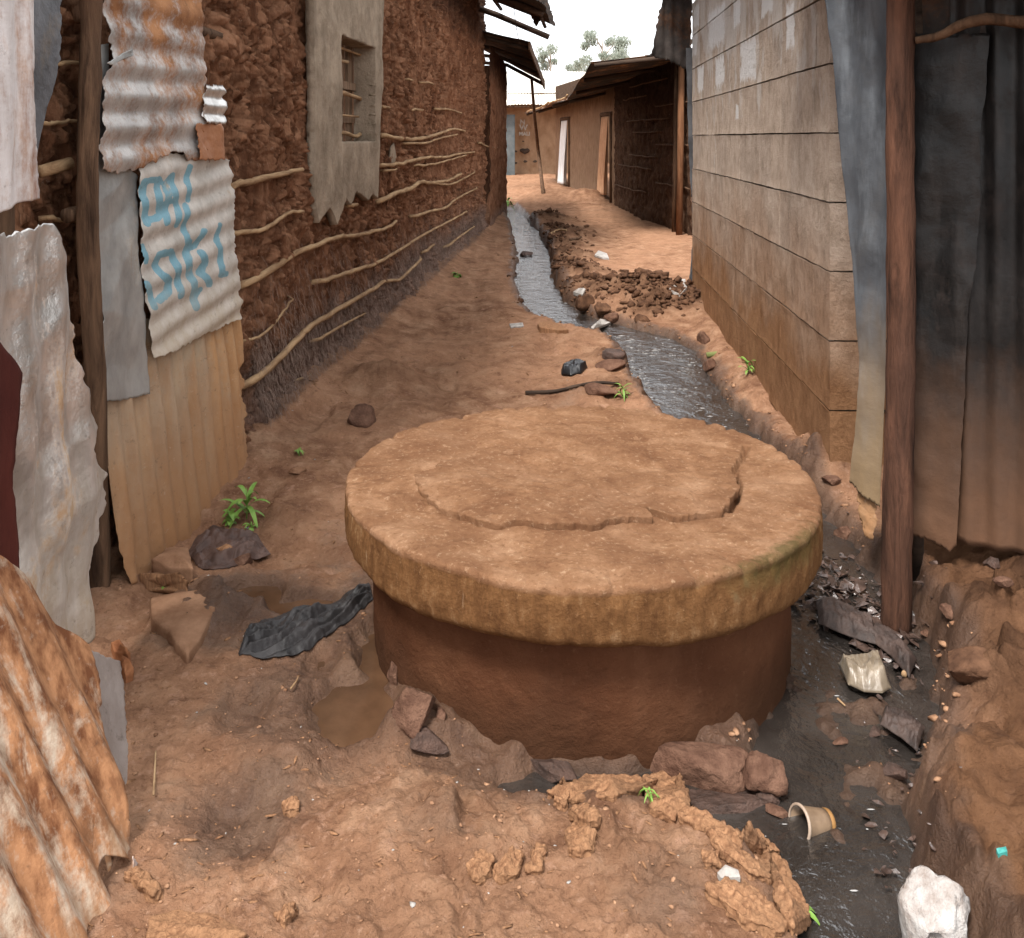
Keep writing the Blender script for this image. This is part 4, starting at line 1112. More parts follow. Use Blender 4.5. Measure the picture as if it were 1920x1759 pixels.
def build_near_fence():
    t = thing('sheet_fence', 'nearest fence of flaking white and orange rusted iron sheets at the left edge', 'fence', (-1.1, 2.0, 0))
    pa = Plane((-1.18, 1.9), (-1.18, 2.7), (0, 0), 0)
    pb = Plane((-1.18, 1.9), (-1.18, 2.7), (0, 0), 0, .025)
    pd = Plane((-1.24, 1.9), (-1.24, 2.7), (0, 0), 0)
    lean = Plane((-.78, 1.2), (-.78, 1.9), (-.48, 0), 0)
    # top left whitewashed sheet, in front; dark one behind
    sheet('metal_sheet', t, [(-420, -60), (62, -60)], [(-420, 420), (-200, 405), (0, 398), (30, 385), (78, 372)], [(-420, -60), (-420, 420)], [(62, -60), (64, 60), (68, 130), (60, 135), (72, 250), (78, 372)],
          pb, PALERUST, 130, 110, 'v', .085, .008, .006, 5, 61, (0, 5, 0, 2), label='whitewashed rusty sheet, topmost of the near fence')
    sheet('metal_sheet', t, [(55, -60), (112, -60)], [(60, 380), (76, 250)], [(55, -60), (60, 380)], [(112, -60), (110, 60), (108, 120), (95, 180), (76, 250)], pd, DARKSTEEL, 40, 80, 'v', .3, .004, .008, 5, 71, (0, 1, 0, 2), label='dark grey sheet with a curved edge')
    # crumpled white sheet
    sheet('metal_sheet', t, [(-150, 440), (-60, 430), (20, 440), (60, 425), (96, 420)], [(-20, 1300), (60, 1260), (140, 1215), (178, 1190)], [(-150, 440), (-120, 700), (-70, 1000), (-20, 1300)],
          [(96, 420), (118, 490), (132, 560), (138, 640), (160, 720), (182, 800), (168, 845), (190, 890), (192, 980), (178, 1080), (170, 1130), (178, 1190)], pa, WHITEZINC, 190, 190, 'v', .15, .012, .004, 4, 81, (5, 4, 0, 5), dent=.012,
          label='crumpled flaking white sheet')
    # dark red sheet in the gap
    sheet('metal_sheet', t, [(-300, 560), (0, 640), (44, 700)], [(-200, 1150), (40, 1100)], [(-300, 560), (-200, 1150)], [(44, 700), (30, 800), (22, 900), (40, 1100)], Plane((-1.13, 1.6), (-1.13, 2.4), (0, 0), 0), DARKRED, 40, 40, 'v', .09, .006, .004, 5, 91, (2, 2, 0, 2),
          label='dark red sheet behind the orange one')
    # big orange rusted sheet leaning against it
    sheet('metal_sheet', t, [(-420, 700), (-150, 900), (0, 1040), (60, 1095), (110, 1170), (165, 1212)], [(-420, 2300), (0, 1980), (140, 1840), (222, 1765), (206, 1705), (190, 1645), (198, 1602), (224, 1612), (255, 1618)], [(-420, 700), (-420, 2300)],
          [(165, 1212), (185, 1290), (205, 1390), (232, 1500), (255, 1618)], lean, ORANGERUST, 220, 130, 'v', .090, .0125, .0015, 3, 101, (3, 5, 0, 2), label='orange rusted corrugated sheet leaning outward at the bottom left')
    # grey offcut behind its far edge
    lg = Plane((-.80, 1.9), (-.80, 2.3), (-.42, 0), 0, -.02)
    sheet('metal_sheet', t, [(150, 1205), (168, 1216), (225, 1240)], [(215, 1478), (238, 1468)], [(150, 1205), (180, 1330), (215, 1478)], [(225, 1240), (236, 1300), (242, 1400), (238, 1468)], lg,
          mat_metal('pinkish_grey_zinc', ((.27, .22, .19), (.36, .31, .28)), (.30, .20, .13), .6, .75), 30, 60, 'v', .3, .004, .005, 6, 111, (2, 3, 1, 2), label='small pinkish grey offcut')
    # torn strip hanging at the foot of the orange sheet
    m = MB(); m.tube([P(200, 1600, 1.87), P(215, 1650, 1.83), P(240, 1700, 1.80), P(252, 1730, 1.79)], [.006, .008, .008, .004], 6, 2, .3); m.build('torn_strip', ORANGERUST, t, True, Vector(t.location))
    sheet('metal_flap', t, [(246, 1606), (258, 1618)], [(262, 1700), (292, 1690)], [(246, 1606), (250, 1650), (262, 1700)], [(258, 1618), (272, 1650), (292, 1690)], Plane((-.76, 1.2), (-.76, 1.9), (-.2, 0), 0), PALERUST, 14, 24, 'v', .2, .004, .008, 8, 171, (2, 4, 2, 3), label='torn pale rag of sheet at the foot')
    for Y in (2.0, 2.2):
        m = MB(); m.tube([(-1.27, Y, -.1), (-1.26, Y + .02, 1.0), (-1.27, Y, 2.3)], .035, 10, 3, .12); m.build('post', POLE, t, True, Vector(t.location))
build_near_fence()

# ------------------------------------------------------------------ stone block house on the right
def build_block_house():
    y0, y1 = 3.9, 8.2
    t = thing('block_house', 'house of grey quarry stone blocks with dark open joints on the right', 'house', (1.6, 6.0, 0))
    ang = math.atan(0.0618)
    rot = Matrix.Rotation(-ang, 3, 'Z')
    org = Vector((1.376, 3.9, 0))
    loc = lambda a, b, z: org + rot @ Vector((b, a, z))          # a along the wall, b into the house
    L = (y1 - y0) / math.cos(ang)
    # core behind the blocks
    mb = MB()
    c = loc(L / 2, 0.125, 1.5)
    mb.box(c, (0.20, L - 0.03, 3.06), rot)
    c = loc(0.125 , 1.35, 1.5); mb.box(c, (2.3, 0.20, 3.06), rot)
    mb.build('mortar_core', MORTAR, t, False, Vector(t.location))
    rnd = random.Random(11)
    meshes = []
    for k in range(6):
        bm = bmesh.new()
        bmesh.ops.create_cube(bm, size=1.0)
        bmesh.ops.scale(bm, vec=(.2, .45, .28), verts=bm.verts)
        bmesh.ops.subdivide_edges(bm, edges=list(bm.edges), cuts=9, use_grid_fill=True)
        for v in bm.verts:
            q = v.co.copy(); o_ = Vector((k * 5.3, 1.7 * k, 0))
            ed = .14 - abs(q.z)
            n1_ = mnoise.noise(q * 13 + o_); n2_ = mnoise.noise(q * 34 + o_)
            if abs(q.x) > .099: v.co.x += math.copysign(.004 * n1_ + .003 * n2_ - (.004 * (1 + n2_) if ed < .004 else 0), q.x)
            if abs(q.z) > .139: v.co.z += math.copysign(.0035 * mnoise.noise(q * 9 + o_) + .0025 * n2_ - .001, q.z)
        bm.faces.ensure_lookup_table()
        for f_ in bm.faces: f_.smooth = True
        me = bpy.data.meshes.new('block'); bm.to_mesh(me); bm.free(); me.materials.append(BLOCK); me.set_sharp_from_angle(angle=.7)
        meshes.append(me)
    pitch = 0.30
    for r in range(10):
        zc = 0.02 - pitch + pitch * (r + .5)
        a = -0.0 - (0.22 if r % 2 else 0.0)
        while a < L:
            ln = 0.45 * rnd.uniform(.92, 1.08)
            a0, a1 = max(a, 0.0), min(a + ln, L)
            if a1 - a0 > .05:
                o = bpy.data.objects.new('block', meshes[rnd.randrange(6)])
                o.scale = (1, (a1 - a0 + .0015) / .45, (pitch - .011 + rnd.uniform(-.003, .003)) / .28)
                o.rotation_euler = (rnd.uniform(-.003, .003), rnd.uniform(-.003, .003), -ang)
                o.location = loc((a0 + a1) / 2, 0.1 + rnd.uniform(-.0015, .0015), zc)
                link(o, t)
            a += ln
        # short end wall that turns away behind the dark sheet; rough hewn ends
        b = 0.205
        while b < 2.2:
            ln = 0.40 * rnd.uniform(.9, 1.1)
            o = bpy.data.objects.new('block', meshes[rnd.randrange(6)])
            o.scale = (1, ln / .45 * .99, (pitch - .02) / .28)
            o.rotation_euler = (0, 0, -ang + math.pi / 2)
            o.location = loc(0.1 + rnd.uniform(-.008, .006), b + ln / 2, zc)
            link(o, t); b += ln
    # crumbs of mortar squeezed out of the bed joints
    m = MB()
    rnd2 = random.Random(4)
    for r in range(10):
        z = 0.02 - pitch + pitch * (r + 1)
        a = 0.02
        while a < L - .1:
            ln = rnd2.uniform(.15, .5)
            if rnd2.random() < .5:
                m.box(loc(a + ln / 2, .011 + .006 * rnd2.random(), z - .004), (.02, ln, rnd2.uniform(.003, .005)), rot, .001)
            a += ln + rnd2.uniform(.02, .1)
    o = m.build('joint_mortar', simple('pale_mortar', (.30, .25, .20), (.48, .42, .36), 20), t, False, Vector(t.location)); kind(o, 'stuff')
    # roof edge above the picture and the dark sheet hanging from its far corner
    roof = bpy.data.objects.new('roof', None); roof.location = (1.6, 6, 3.1); link(roof, t)
    ny, nx = 220, 8
    Yr, Xr = np.meshgrid(np.linspace(3.4, 8.7, ny), np.linspace(-.30, 2.4, nx))
    o = mesh_obj('roof_sheet', np.stack([Xb(Yr) + Xr, Yr, 3.03 + .16 * Xr + .009 * np.cos(Yr * 82)], -1).reshape(-1, 3), grid_faces(ny, nx), ROOFDARK, roof, True, Vector(roof.location))
    o.modifiers.new('thickness', 'SOLIDIFY').thickness = .003
    hp = Plane((1.2, 8.35), (1.8, 8.35), (0, 0), 0)
    sheet('metal_sheet', t, [(1242, -70), (1300, -70)], [(1221, 104), (1250, 112), (1286, 130)], [(1242, -70), (1240, 0), (1230, 55), (1221, 104)], [(1300, -70), (1296, 60), (1286, 130)], hp, ROOFDARK, 60, 50, 'v', .09, .012, .02, 4, 7, (0, 3, 2, 2),
          label='sooty sheet hanging below the eave at the far corner')
    # edge sheet that closes the far end of the wall
    ep = Plane((1.5, 8.30), (1.8, 8.30), (0, 0), 0)
    sheet('metal_sheet', t, [(1286, 90), (1302, 90)], [(1272, 585), (1290, 560), (1306, 540)], [(1286, 90), (1292, 300), (1300, 430), (1292, 530), (1272, 585)], [(1302, 90), (1304, 300), (1308, 430), (1306, 540)], ep, DARKSTEEL, 14, 80, 'v', .2, .006, .01, 3, 17, (0, 2, 1, 0),
          label='thin dark sheet closing the far end of the block wall')
build_block_house()

# ------------------------------------------------------------------ sheet shack on the right
SMOKED = mat_metal('smoke_blackened_sheet', ((.005, .005, .005), (.014, .0125, .012)), ((.014, .009, .007), (.030, .019, .015)), .52, .70, 2.4, (1.4, 1.4, .8), .38, .0, (.10, .85, (.130, .064, .034)), None, None, None, (.030, .026, .024), .25, .15)
BLUESTEEL = mat_metal('blue_grey_sheet', ((.036, .040, .046), (.074, .081, .090)), ((.035, .035, .036), (.065, .062, .060)), .5, .7, 2.6, (1.4, 1.4, .4), .5, .10, (.22, 1.0, (.27, .18, .095)), None, None, None, (.13, .145, .16), .35, .2)
def build_shack():
    t = thing('sheet_shack', 'smoke blackened iron sheet shack behind the bark post on the right', 'shack', (1.5, 2.9, 0.1))
    pl = Plane((1.318, 2.98), (1.56, 2.80), (0, 0), 0)
    pl2 = Plane((1.318, 2.98), (1.56, 2.80), (0, 0), 0, -.025)
    sheet('metal_sheet', t, [(1700, 60), (1780, 66), (1856, 62)], [(1706, 1000), (1745, 1016), (1780, 1034), (1794, 1022)], [(1700, 60), (1702, 500), (1706, 1000)],
          [(1856, 62), (1846, 180), (1838, 260), (1838, 370), (1832, 470), (1818, 580), (1812, 640), (1806, 800), (1800, 900), (1794, 1022)], pl, SMOKED, 90, 150, 'v', .15, .005, .008, 5, 121, (3, 3, 0, 2), dent=.006, label='smooth dark sheet with a curled right edge')
    sheet('metal_sheet', t, [(1780, -70), (2400, -70)], [(1780, 1010), (1860, 1030), (1925, 1040), (2400, 1120)], [(1780, -70), (1780, 1010)], [(2400, -70), (2400, 1120)], pl2, SMOKED, 150, 90, 'v', .084, .011, .006, 4, 131, (0, 2, 0, 0), label='brownish black corrugated sheet at the right edge')
    sheet('metal_sheet', t, [(1690, -70), (1990, -70)], [(1690, 90), (1850, 84), (1990, 80)], [(1690, -70), (1690, 90)], [(1990, -70), (1990, 80)], Plane((1.318, 2.98), (1.56, 2.80), (0, 0), 0, -.04), ROOFDARK, 40, 20, 'v', .2, .004, .006, 4, 141, (0, 1, 0, 0), label='dark sheet strip standing in for roof shade at the top')  # dark strip put where the roof shade falls
    bl = Plane((1.10, 3.30), (1.34, 3.02), (0, 0), 0)
    sheet('metal_sheet', t, [(1538, -70), (1672, -70)], [(1591, 904), (1612, 925), (1648, 952)], [(1538, -70), (1545, 0), (1560, 100), (1575, 250), (1587, 385), (1597, 500), (1607, 620), (1612, 720), (1604, 810), (1591, 904)],
          [(1672, -70), (1668, 400), (1660, 700), (1655, 850), (1648, 952)], bl, BLUESTEEL, 80, 190, 'v', .10, .006, .006, 4, 151, (0, 3, 1, 0), dent=.005, label='blue grey sheet with a mud stained foot between stone corner and post')
    sheet('metal_flap', t, [(1606, 905), (1642, 925)], [(1625, 1000), (1640, 1012)], [(1606, 905), (1612, 960), (1625, 1000)], [(1642, 925), (1644, 970), (1640, 1012)], Plane((1.10, 3.30), (1.34, 3.02), (0, 0), 0, -.02), MUDZINC, 16, 24, 'v', .1, .006, .02, 8, 161, (2, 4, 3, 3), label='torn scrap under the blue grey sheet')
    # posts
    pts = [P(1690, -90, 2.9), P(1688, 80, 2.9), P(1687, 250, 2.89), P(1689, 450, 2.89), P(1689, 640, 2.88), P(1686, 820, 2.88), P(1682, 1000, 2.87), P(1680, 1190, 2.86)]
    q = smooth_line(pts, 50)
    m = MB(); m.tube(q, [.043 * (1 + .06 * mnoise.noise(Vector((k * .35, 3, 1)))) * (1.0 + .06 * k / 49) for k in range(50)], 18, 5, .10); m.build('post', BARK, t, True, Vector(t.location))
    m = MB(); m.tube([P(1722, -60, 3.02), P(1722, 400, 3.0), P(1718, 1120, 2.99)], .022, 10, 6, .12); m.build('post', TIMBER, t, True, Vector(t.location))
    q = smooth_line([P(1716, 76, 2.86), P(1760, 68, 2.83), P(1800, 48, 2.79), P(1850, 36, 2.75), P(1925, 42, 2.68), P(2050, 50, 2.6)], 26)
    m = MB(); m.tube(q, [.012 + .010 * k / 25 for k in range(26)], 10, 8, .18); m.build('tie_branch', POLE, t, True, Vector(t.location))
    # unseen roof over the front, its overhang added for shade
    ny, nx = 160, 8
    Xr, Yr = np.meshgrid(np.linspace(1.12, 3.6, ny), np.linspace(2.25, 4.2, nx))
    o = mesh_obj('roof_sheet', np.stack([Xr, Yr, 2.06 + .14 * (Yr - 2.3) + .009 * np.cos(Xr * 82)], -1).reshape(-1, 3), grid_faces(ny, nx), ROOFDARK, t, True, Vector(t.location))
    o.modifiers.new('thickness', 'SOLIDIFY').thickness = .003
    # side wall that runs toward the camera beyond the frame
    return t
build_shack()

# ------------------------------------------------------------------ houses at the end of the alley
CURT_W = simple('white_curtain', (.62, .61, .60), (.80, .79, .78), 20, (1, 1, .2), .9, .003, 40)
CURT_P = simple('peach_curtain', (.50, .27, .15), (.68, .42, .26), 20, (1, 1, .2), .9, .003, 40)
PALEROOF = mat_metal('sunbleached_roof', ((.50, .46, .40), (.72, .68, .60)), ((.34, .20, .11), (.50, .34, .20)), .52, .68, 1.2, (1, 1, 1), .55, .2)
OCHRE = simple('ochre_earth_wall', (.20, .115, .065), (.33, .215, .135), 3, (1, 1, .6), .95, .01, 20, .1)
BLUEP = simple('faded_blue_panel', (.07, .085, .09), (.13, .14, .14), 6)
PAINTW = simple('faded_white_paint', (.22, .19, .16), (.40, .37, .33), 9)
def build_door_house():
    t = thing('mud_house', 'dark eaved mud house with white and peach door curtains at the end of the alley', 'house', (2.2, 19, 0))
    A = np.array([2.72, 13.6]); K = np.array([2.20, 19.2]); E = np.array([1.28, 26.5])
    kd = Vector(t.location)
    # near dark rough part, then smoother tan part with two doorways
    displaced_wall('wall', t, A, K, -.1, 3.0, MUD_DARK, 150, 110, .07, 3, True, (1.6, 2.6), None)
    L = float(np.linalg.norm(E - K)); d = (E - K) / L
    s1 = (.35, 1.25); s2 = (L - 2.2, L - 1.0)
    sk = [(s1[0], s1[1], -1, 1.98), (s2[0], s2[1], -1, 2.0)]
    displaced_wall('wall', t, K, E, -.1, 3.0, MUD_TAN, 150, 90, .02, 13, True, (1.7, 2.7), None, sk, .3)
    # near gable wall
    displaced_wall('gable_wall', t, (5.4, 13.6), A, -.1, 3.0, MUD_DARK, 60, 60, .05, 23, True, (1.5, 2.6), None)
    n = np.array([-d[1], d[0]])
    if n[0] > 0: n = -n
    for (a, b), mt, curt, lab in ((s1, POLE, CURT_P, 'doorway with peach curtain'), (s2, POLE, CURT_W, 'doorway with white curtain')):
        dr = bpy.data.objects.new('doorway', None); c = K + d * (a + b) / 2; dr.location = (c[0], c[1], 0); link(dr, t); dr['label'] = lab
        zb = hgt(c[0], c[1]) - .02
        for s_ in (a, b):
            q = K + d * s_ + n * .0
            m = MB(); m.tube([(q[0], q[1], zb - .1), (q[0], q[1], 2.02)], .045, 8, 1, .1); m.build('jamb', mt, dr, True, Vector(dr.location))
        q0 = K + d * (a - .08); q1 = K + d * (b + .08)
        m = MB(); m.tube([(q0[0], q0[1], 2.02), (q1[0], q1[1], 2.02)], .045, 8, 1, .1); m.build('lintel', mt, dr, True, Vector(dr.location))
        # dark board standing in for the shade of the room behind
        m = MB(); qb = c - n * .5; m.box((qb[0], qb[1], 1.0), (.04, b - a + .8, 2.3), Matrix.Rotation(math.atan2(-d[0], d[1]), 3, 'Z')); m.build('room_shade_board', TIMBER, dr, False, Vector(dr.location))
        # curtain with hanging folds, flared at the foot
        nu, nv = 60, 30
        U, V = np.meshgrid(np.linspace(0, 1, nu), np.linspace(0, 1, nv))
        wd = (b - a) * (.66 + .10 * V); s_ = a + .05 + U * wd
        off = .06 + .045 * np.sin(U * 26 + V * 2) * (.5 + .7 * V) + .06 * V
        X = K[0] + d[0] * s_ + n[0] * off; Y = K[1] + d[1] * s_ + n[1] * off; Z = 1.96 - V * (1.96 - zb - .06) + .0 * U
        o = mesh_obj('curtain', np.stack([X, Y, Z], -1).reshape(-1, 3), grid_faces(nu, nv), curt, dr, True, Vector(dr.location))
        o.modifiers.new('thickness', 'SOLIDIFY').thickness = .004
    # poles and laths in the dark part
    rnd = random.Random(2)
    for i in range(10):
        z = .5 + .22 * i
        a = rnd.uniform(0, .5); b = rnd.uniform(.6, 1)
        if i % 3 == 1: a, b = 0, .35
        p0 = A + (K - A) * a; p1 = A + (K - A) * b
        off = np.array([-.05, 0])
        q = [(p0[0] + (p1[0] - p0[0]) * k / 8 - .05, p0[1] + (p1[1] - p0[1]) * k / 8, z + .03 * mnoise.noise(Vector((k * .5, i, 0)))) for k in range(9)]
        m = MB(); m.tube(q, .014, 6, i, .2); m.build('lath_branch', POLE, t, True, kd)
    for px, y, r, mt in ((1278, 13.75, .05, ORANGEPOLE), (1268, 14.2, .035, POLE)):
        m = MB(); m.tube([P(px, 120, y), P(px - 2, 300, y), P(px - 5, 452, y)], r, 8, 3, .12); m.build('corner_pole', mt, t, True, kd)
    # roof: deep overhang with a sagging eave
    roof = bpy.data.objects.new('roof', None); roof.location = (2, 18, 2.6); link(roof, t)
    nu, nv = 240, 26
    U, V = np.meshgrid(np.linspace(0, 1, nu), np.linspace(0, 1, nv))            # U near->far, V eave->ridge
    e0 = np.array(P(1108, 116, 13.4)); e1 = np.array(P(1062, 188, 20.5)); e2 = np.array(P(984, 214, 26.8))
    ex = np.where(U < .5, e0[0] + (e1[0] - e0[0]) * U * 2, e1[0] + (e2[0] - e1[0]) * (U * 2 - 1))
    ey = e0[1] + (e2[1] - e0[1]) * U
    ez = np.where(U < .5, e0[2] + (e1[2] - e0[2]) * U * 2, e1[2] + (e2[2] - e1[2]) * (U * 2 - 1))
    ez = ez + .05 * fbm(U * 9, U * 0, 2, 4) * (U > .02)
    wx = 4.9 - 1.2 * U; wz = 3.02 + .25 * U
    X = ex + (wx - ex) * V; Y = ey + .2 * V; Z = ez + (wz - ez) * V + .010 * np.cos(ey * 75) + .02 * fbm(U * 6, V * 3, 2, 8)
    o = mesh_obj('roof_sheet', np.stack([X, Y, Z], -1).reshape(-1, 3), grid_faces(nu, nv), ROOFRUST, roof, True, Vector(roof.location))
    o.modifiers.new('thickness', 'SOLIDIFY').thickness = .004
    for k in range(7):
        u = k / 6
        j = int(u * (nu - 1))
        m = MB(); m.tube([(X[0, j] + .05, Y[0, j], Z[0, j] - .05), (X[10, j], Y[10, j], Z[10, j] - .06), (X[20, j], Y[20, j], Z[20, j] - .06)], .035, 8, k, .15); m.build('rafter', TIMBER, roof, True, Vector(roof.location))
    # sticks and rags laid on the eave
    for k in range(9):
        j = int((.45 + .055 * k) * (nu - 1)); j2 = min(nu - 1, j + 16)
        m = MB(); m.tube([(X[0, j] - .04, Y[0, j], Z[0, j] + .04), (X[0, j2] - .02, Y[0, j2], Z[0, j2] + .03)], .025, 6, k, .2); m.build('eave_stick', BRANCH, roof, True, Vector(roof.location))
    # prop under the eave
    return t
ORANGEPOLE = mat_wood('orange_pole', (.09, .040, .02), (.20, .095, .048), 'z', 3)
ROOFRUST = mat_metal('rust_top_roof', ((.035, .03, .028), (.07, .06, .055)), ((.18, .085, .04), (.34, .19, .10)), .50, .62, 1.5, (1, 1, 1), .8, .05)
build_door_house()

def build_end_house():
    t = thing('mud_house', 'ochre mud house with a pale iron roof closing the alley', 'house', (.9, 31, .3))
    kd = Vector(t.location)
    displaced_wall('wall', t, (-3.5, 29.5), (2.6, 30.5), 0.0, 2.75, OCHRE, 200, 80, .02, 43, False, None, None, None, .3)
    # dark lumps standing in for the shade inside pitted holes
    for i, (px, py, s) in enumerate(((984, 283, .16), (985, 303, .07), (1003, 303, .07), (967, 284, .06), (981, 265, .04), (966, 306, .07))):
        y = 29.5 + (px - 900) / 180 * 1.0 * .55
        rock_mesh('hollow_shade', s, i + 3, TIMBER, 2, .4, .7, P(px, py, 30.0 + (px - 985) * .003), 0, t, 1.3, False, (1, .25, .8))
    # a faded blue panel at the left end
    m = MB(); c = P(953, 290, 29.4); m.box((c.x, 29.4, 1.2), (.42, .05, 2.1), None, .01); m.build('door_panel', BLUEP, t, False, kd)
    # white brushed letters
    for txt, px, py, sz in (('N', 975, 233, .22), ('W', 974, 244, .26), ('MALI', 973, 254, .17)):
        cu = bpy.data.curves.new('painted_letters', 'FONT'); cu.body = txt; cu.size = sz; cu.extrude = .004; cu.offset = .006
        o = bpy.data.objects.new('painted_letters', cu)
        p = P(px, py, 29.94 + (px - 985) * .003)
        me = None
        o.location = p; o.rotation_euler = (R(90), 0, R(9))
        me = o.to_mesh().copy(); bpy.data.objects.remove(o)
        o = bpy.data.objects.new('painted_letters', me); me.materials.append(PAINTW)
        o.location = p; o.rotation_euler = (R(90), 0, R(9))
        link(o, t)
    roof = bpy.data.objects.new('roof', None); roof.location = (.9, 32, 2.8); link(roof, t)
    def panel(x0, x1, y0, z0, y1, z1, mat, dx=0.0, seed=0):
        nu, nv = 160, 8
        U, V = np.meshgrid(np.linspace(0, 1, nu), np.linspace(0, 1, nv))
        X = x0 + (x1 - x0) * U + dx * V; Y = y0 + (y1 - y0) * V; Z = z0 + (z1 - z0) * V + .02 * np.cos(X * 60) + .04 * fbm(U * 5, V * 3, 2, seed) + .05 * U
        o = mesh_obj('roof_sheet', np.stack([X, Y, Z], -1).reshape(-1, 3), grid_faces(nu, nv), mat, roof, True, Vector(roof.location))
        o.modifiers.new('thickness', 'SOLIDIFY').thickness = .004
    panel(-3.6, 3.2, 29.0, 2.52, 30.6, 2.98, PALEROOF, 0, 1)
    panel(-3.6, 4.2, 30.4, 2.96, 33.0, 3.62, PALEROOF, .3, 2)
    panel(-3.6, 5.2, 34.5, 3.25, 37.5, 4.2, PALEROOF, .3, 3)
    m = MB(); m.tube([(-3.4, 29.1, 2.47), (3.2, 29.1, 2.52)], .04, 8, 1, .1); m.build('eave_pole', POLE, roof, True, Vector(roof.location))
    m = MB(); m.box((0.6, 37.5, 2.2), (9, .1, 3.9)); m.build('back_wall', OCHRE, t, False, kd)
build_end_house()

# leaning prop under the far eaves
m = MB(); q = [P(997, 150, 18.2), P(1002, 215, 20), P(1010, 290, 21.3), P(1019, 366, 21.7)]
b = ghit(1019, 362); q[-1] = Vector((b.x, b.y, b.z - .05)); q = smooth_line(q, 16)
m.tube(q, [.03 + .016 * k / 15 for k in range(16)], 8, 2, .15)
o = m.build('prop_pole', POLE, None, True, Vector(q[-1])); tag(o, 'thin crooked pole propping the eaves in the far yard', 'pole')

# ------------------------------------------------------------------ trees far behind
HAZED_LEAF = NT('hazed_gum_leaf')
_c = HAZED_LEAF.ramp(HAZED_LEAF.noise(HAZED_LEAF.coord(), 3, 6, .6), [(.3, (.25, .29, .24)), (.7, (.40, .44, .37))])  # leaf tones paled to put the distant haze into the colour
HAZED_LEAF.out(_c, .6)
_tr = HAZED_LEAF.n.new('ShaderNodeBsdfTranslucent'); _mx = HAZED_LEAF.n.new('ShaderNodeMixShader'); _mx.inputs[0].default_value = .45
HAZED_LEAF.link(_c, _tr.inputs['Color']); HAZED_LEAF.link(HAZED_LEAF.b.outputs[0], _mx.inputs[1]); HAZED_LEAF.link(_tr.outputs[0], _mx.inputs[2])
HAZED_LEAF.link(_mx.outputs[0], HAZED_LEAF.n['Material Output'].inputs['Surface']); HAZED_LEAF = HAZED_LEAF.m
TRUNK = mat_wood('gum_bark', (.25, .21, .17), (.42, .37, .31), 'z', 1)
def gum_tree(px, ytop, ybase, Y, seed, label, wide=1.0):
    rnd = random.Random(seed)
    top = P(px, ytop, Y); zb = 0.9
    t = thing('gum_tree', label, 'tree', (top.x, Y, zb), 'gum trees beyond the roofs')
    H = top.z - zb
    m = MB()
    m.tube(smooth_line([(top.x, Y, zb), (top.x + .2, Y, zb + H * .4), (top.x - .1, Y, zb + H * .92)], 12), [.35 * (1 - k / 13) + .04 for k in range(12)], 8, seed, .1)
    cl = []
    for i in range(36):
        f = rnd.uniform(.25, 1.0); a = rnd.uniform(0, 6.28); ra = H * .13 * wide * (1.2 - abs(f - .66) * 1.6) * rnd.uniform(.35, 1.1)
        c = Vector((top.x + math.cos(a) * ra, Y + math.sin(a) * ra, zb + H * f - H * .03))
        m.tube([(top.x, Y, zb + H * (f - .16)), (top.x + math.cos(a) * ra * .5, Y + math.sin(a) * ra * .5, zb + H * (f - .06)), c], [.09, .06, .03], 5, i, .1)
        cl.append((c, H * .062 * rnd.uniform(.6, 1.35)))
    m.build('trunk', TRUNK, t, True, Vector(t.location))
    v = []; f_ = []
    for c, r in cl:
        for k in range(240):
            d = Vector((rnd.gauss(0, 1), rnd.gauss(0, 1), rnd.gauss(0, .8))); d = d.normalized() * r * rnd.random() ** .45
            p = c + d
            u = Vector((rnd.gauss(0, 1), rnd.gauss(0, 1), rnd.gauss(0, .6))).normalized() * rnd.uniform(.10, .22)
            w_ = Vector((rnd.gauss(0, .3), rnd.gauss(0, .3), -1)).normalized() * rnd.uniform(.22, .5)
            b = len(v); v += [p - u, p + u, p + u * .3 + w_]; f_.append((b, b + 1, b + 2))
    mesh_obj('crown', v, f_, HAZED_LEAF, t, False, Vector(t.location))
gum_tree(1130, 52, 130, 150, 3, 'taller pale gum tree rising above the dark eave', 1.7)
gum_tree(1032, 84, 150, 165, 8, 'shorter pale gum tree behind the left hand eave', 1.7)
gum_tree(1088, 118, 150, 190, 14, 'lowest gum tree, between the two taller ones', 1.7)

# ------------------------------------------------------------------ stones, clods and litter on the ground
STONE = simple('muddy_stone', (.075, .036, .024), (.20, .110, .073), 16, (1, 1, 1), .85, .022, 38, .3, None, (.30, .19, .13))
STONE_D = simple('wet_stone', (.03, .017, .012), (.11, .062, .045), 16, (1, 1, 1), .5, .018, 38, .4)
SLAB = simple('dusty_slab', (.16, .080, .044), (.29, .165, .100), 9, (1, 1, 1), .95, .004, 60, .2)
CHUNK = simple('white_lime_chunk', (.27, .22, .19), (.52, .50, .48), 22, (1, 1, 1), .9, .016, 40, .2)
STRAW = NT('matted_straw')
_v = STRAW.coord((30, 30, 4)); _f = STRAW.noise(_v, 3.2, 6, .7, .4)
STRAW = STRAW.out(STRAW.mix(STRAW.ramp(STRAW.noise(STRAW.coord(), 14, 5, .6), [(.4, 0.0), (.7, .7)]), STRAW.ramp(_f, [(.32, (.12, .052, .026)), (.66, (.37, .20, .105))]), (.24, .13, .068)), .95, STRAW.bump(_f, .008, 1.0), None, .15)
CLOD = simple('dug_clod', (.040, .020, .013), (.145, .075, .043), 14, (1, 1, 1), .9, .008, 50, .25)

def rest(px, py, sink, size):
    p = ghit(px, py)
    return Vector((p.x, p.y, p.z + size * (1 - sink)))

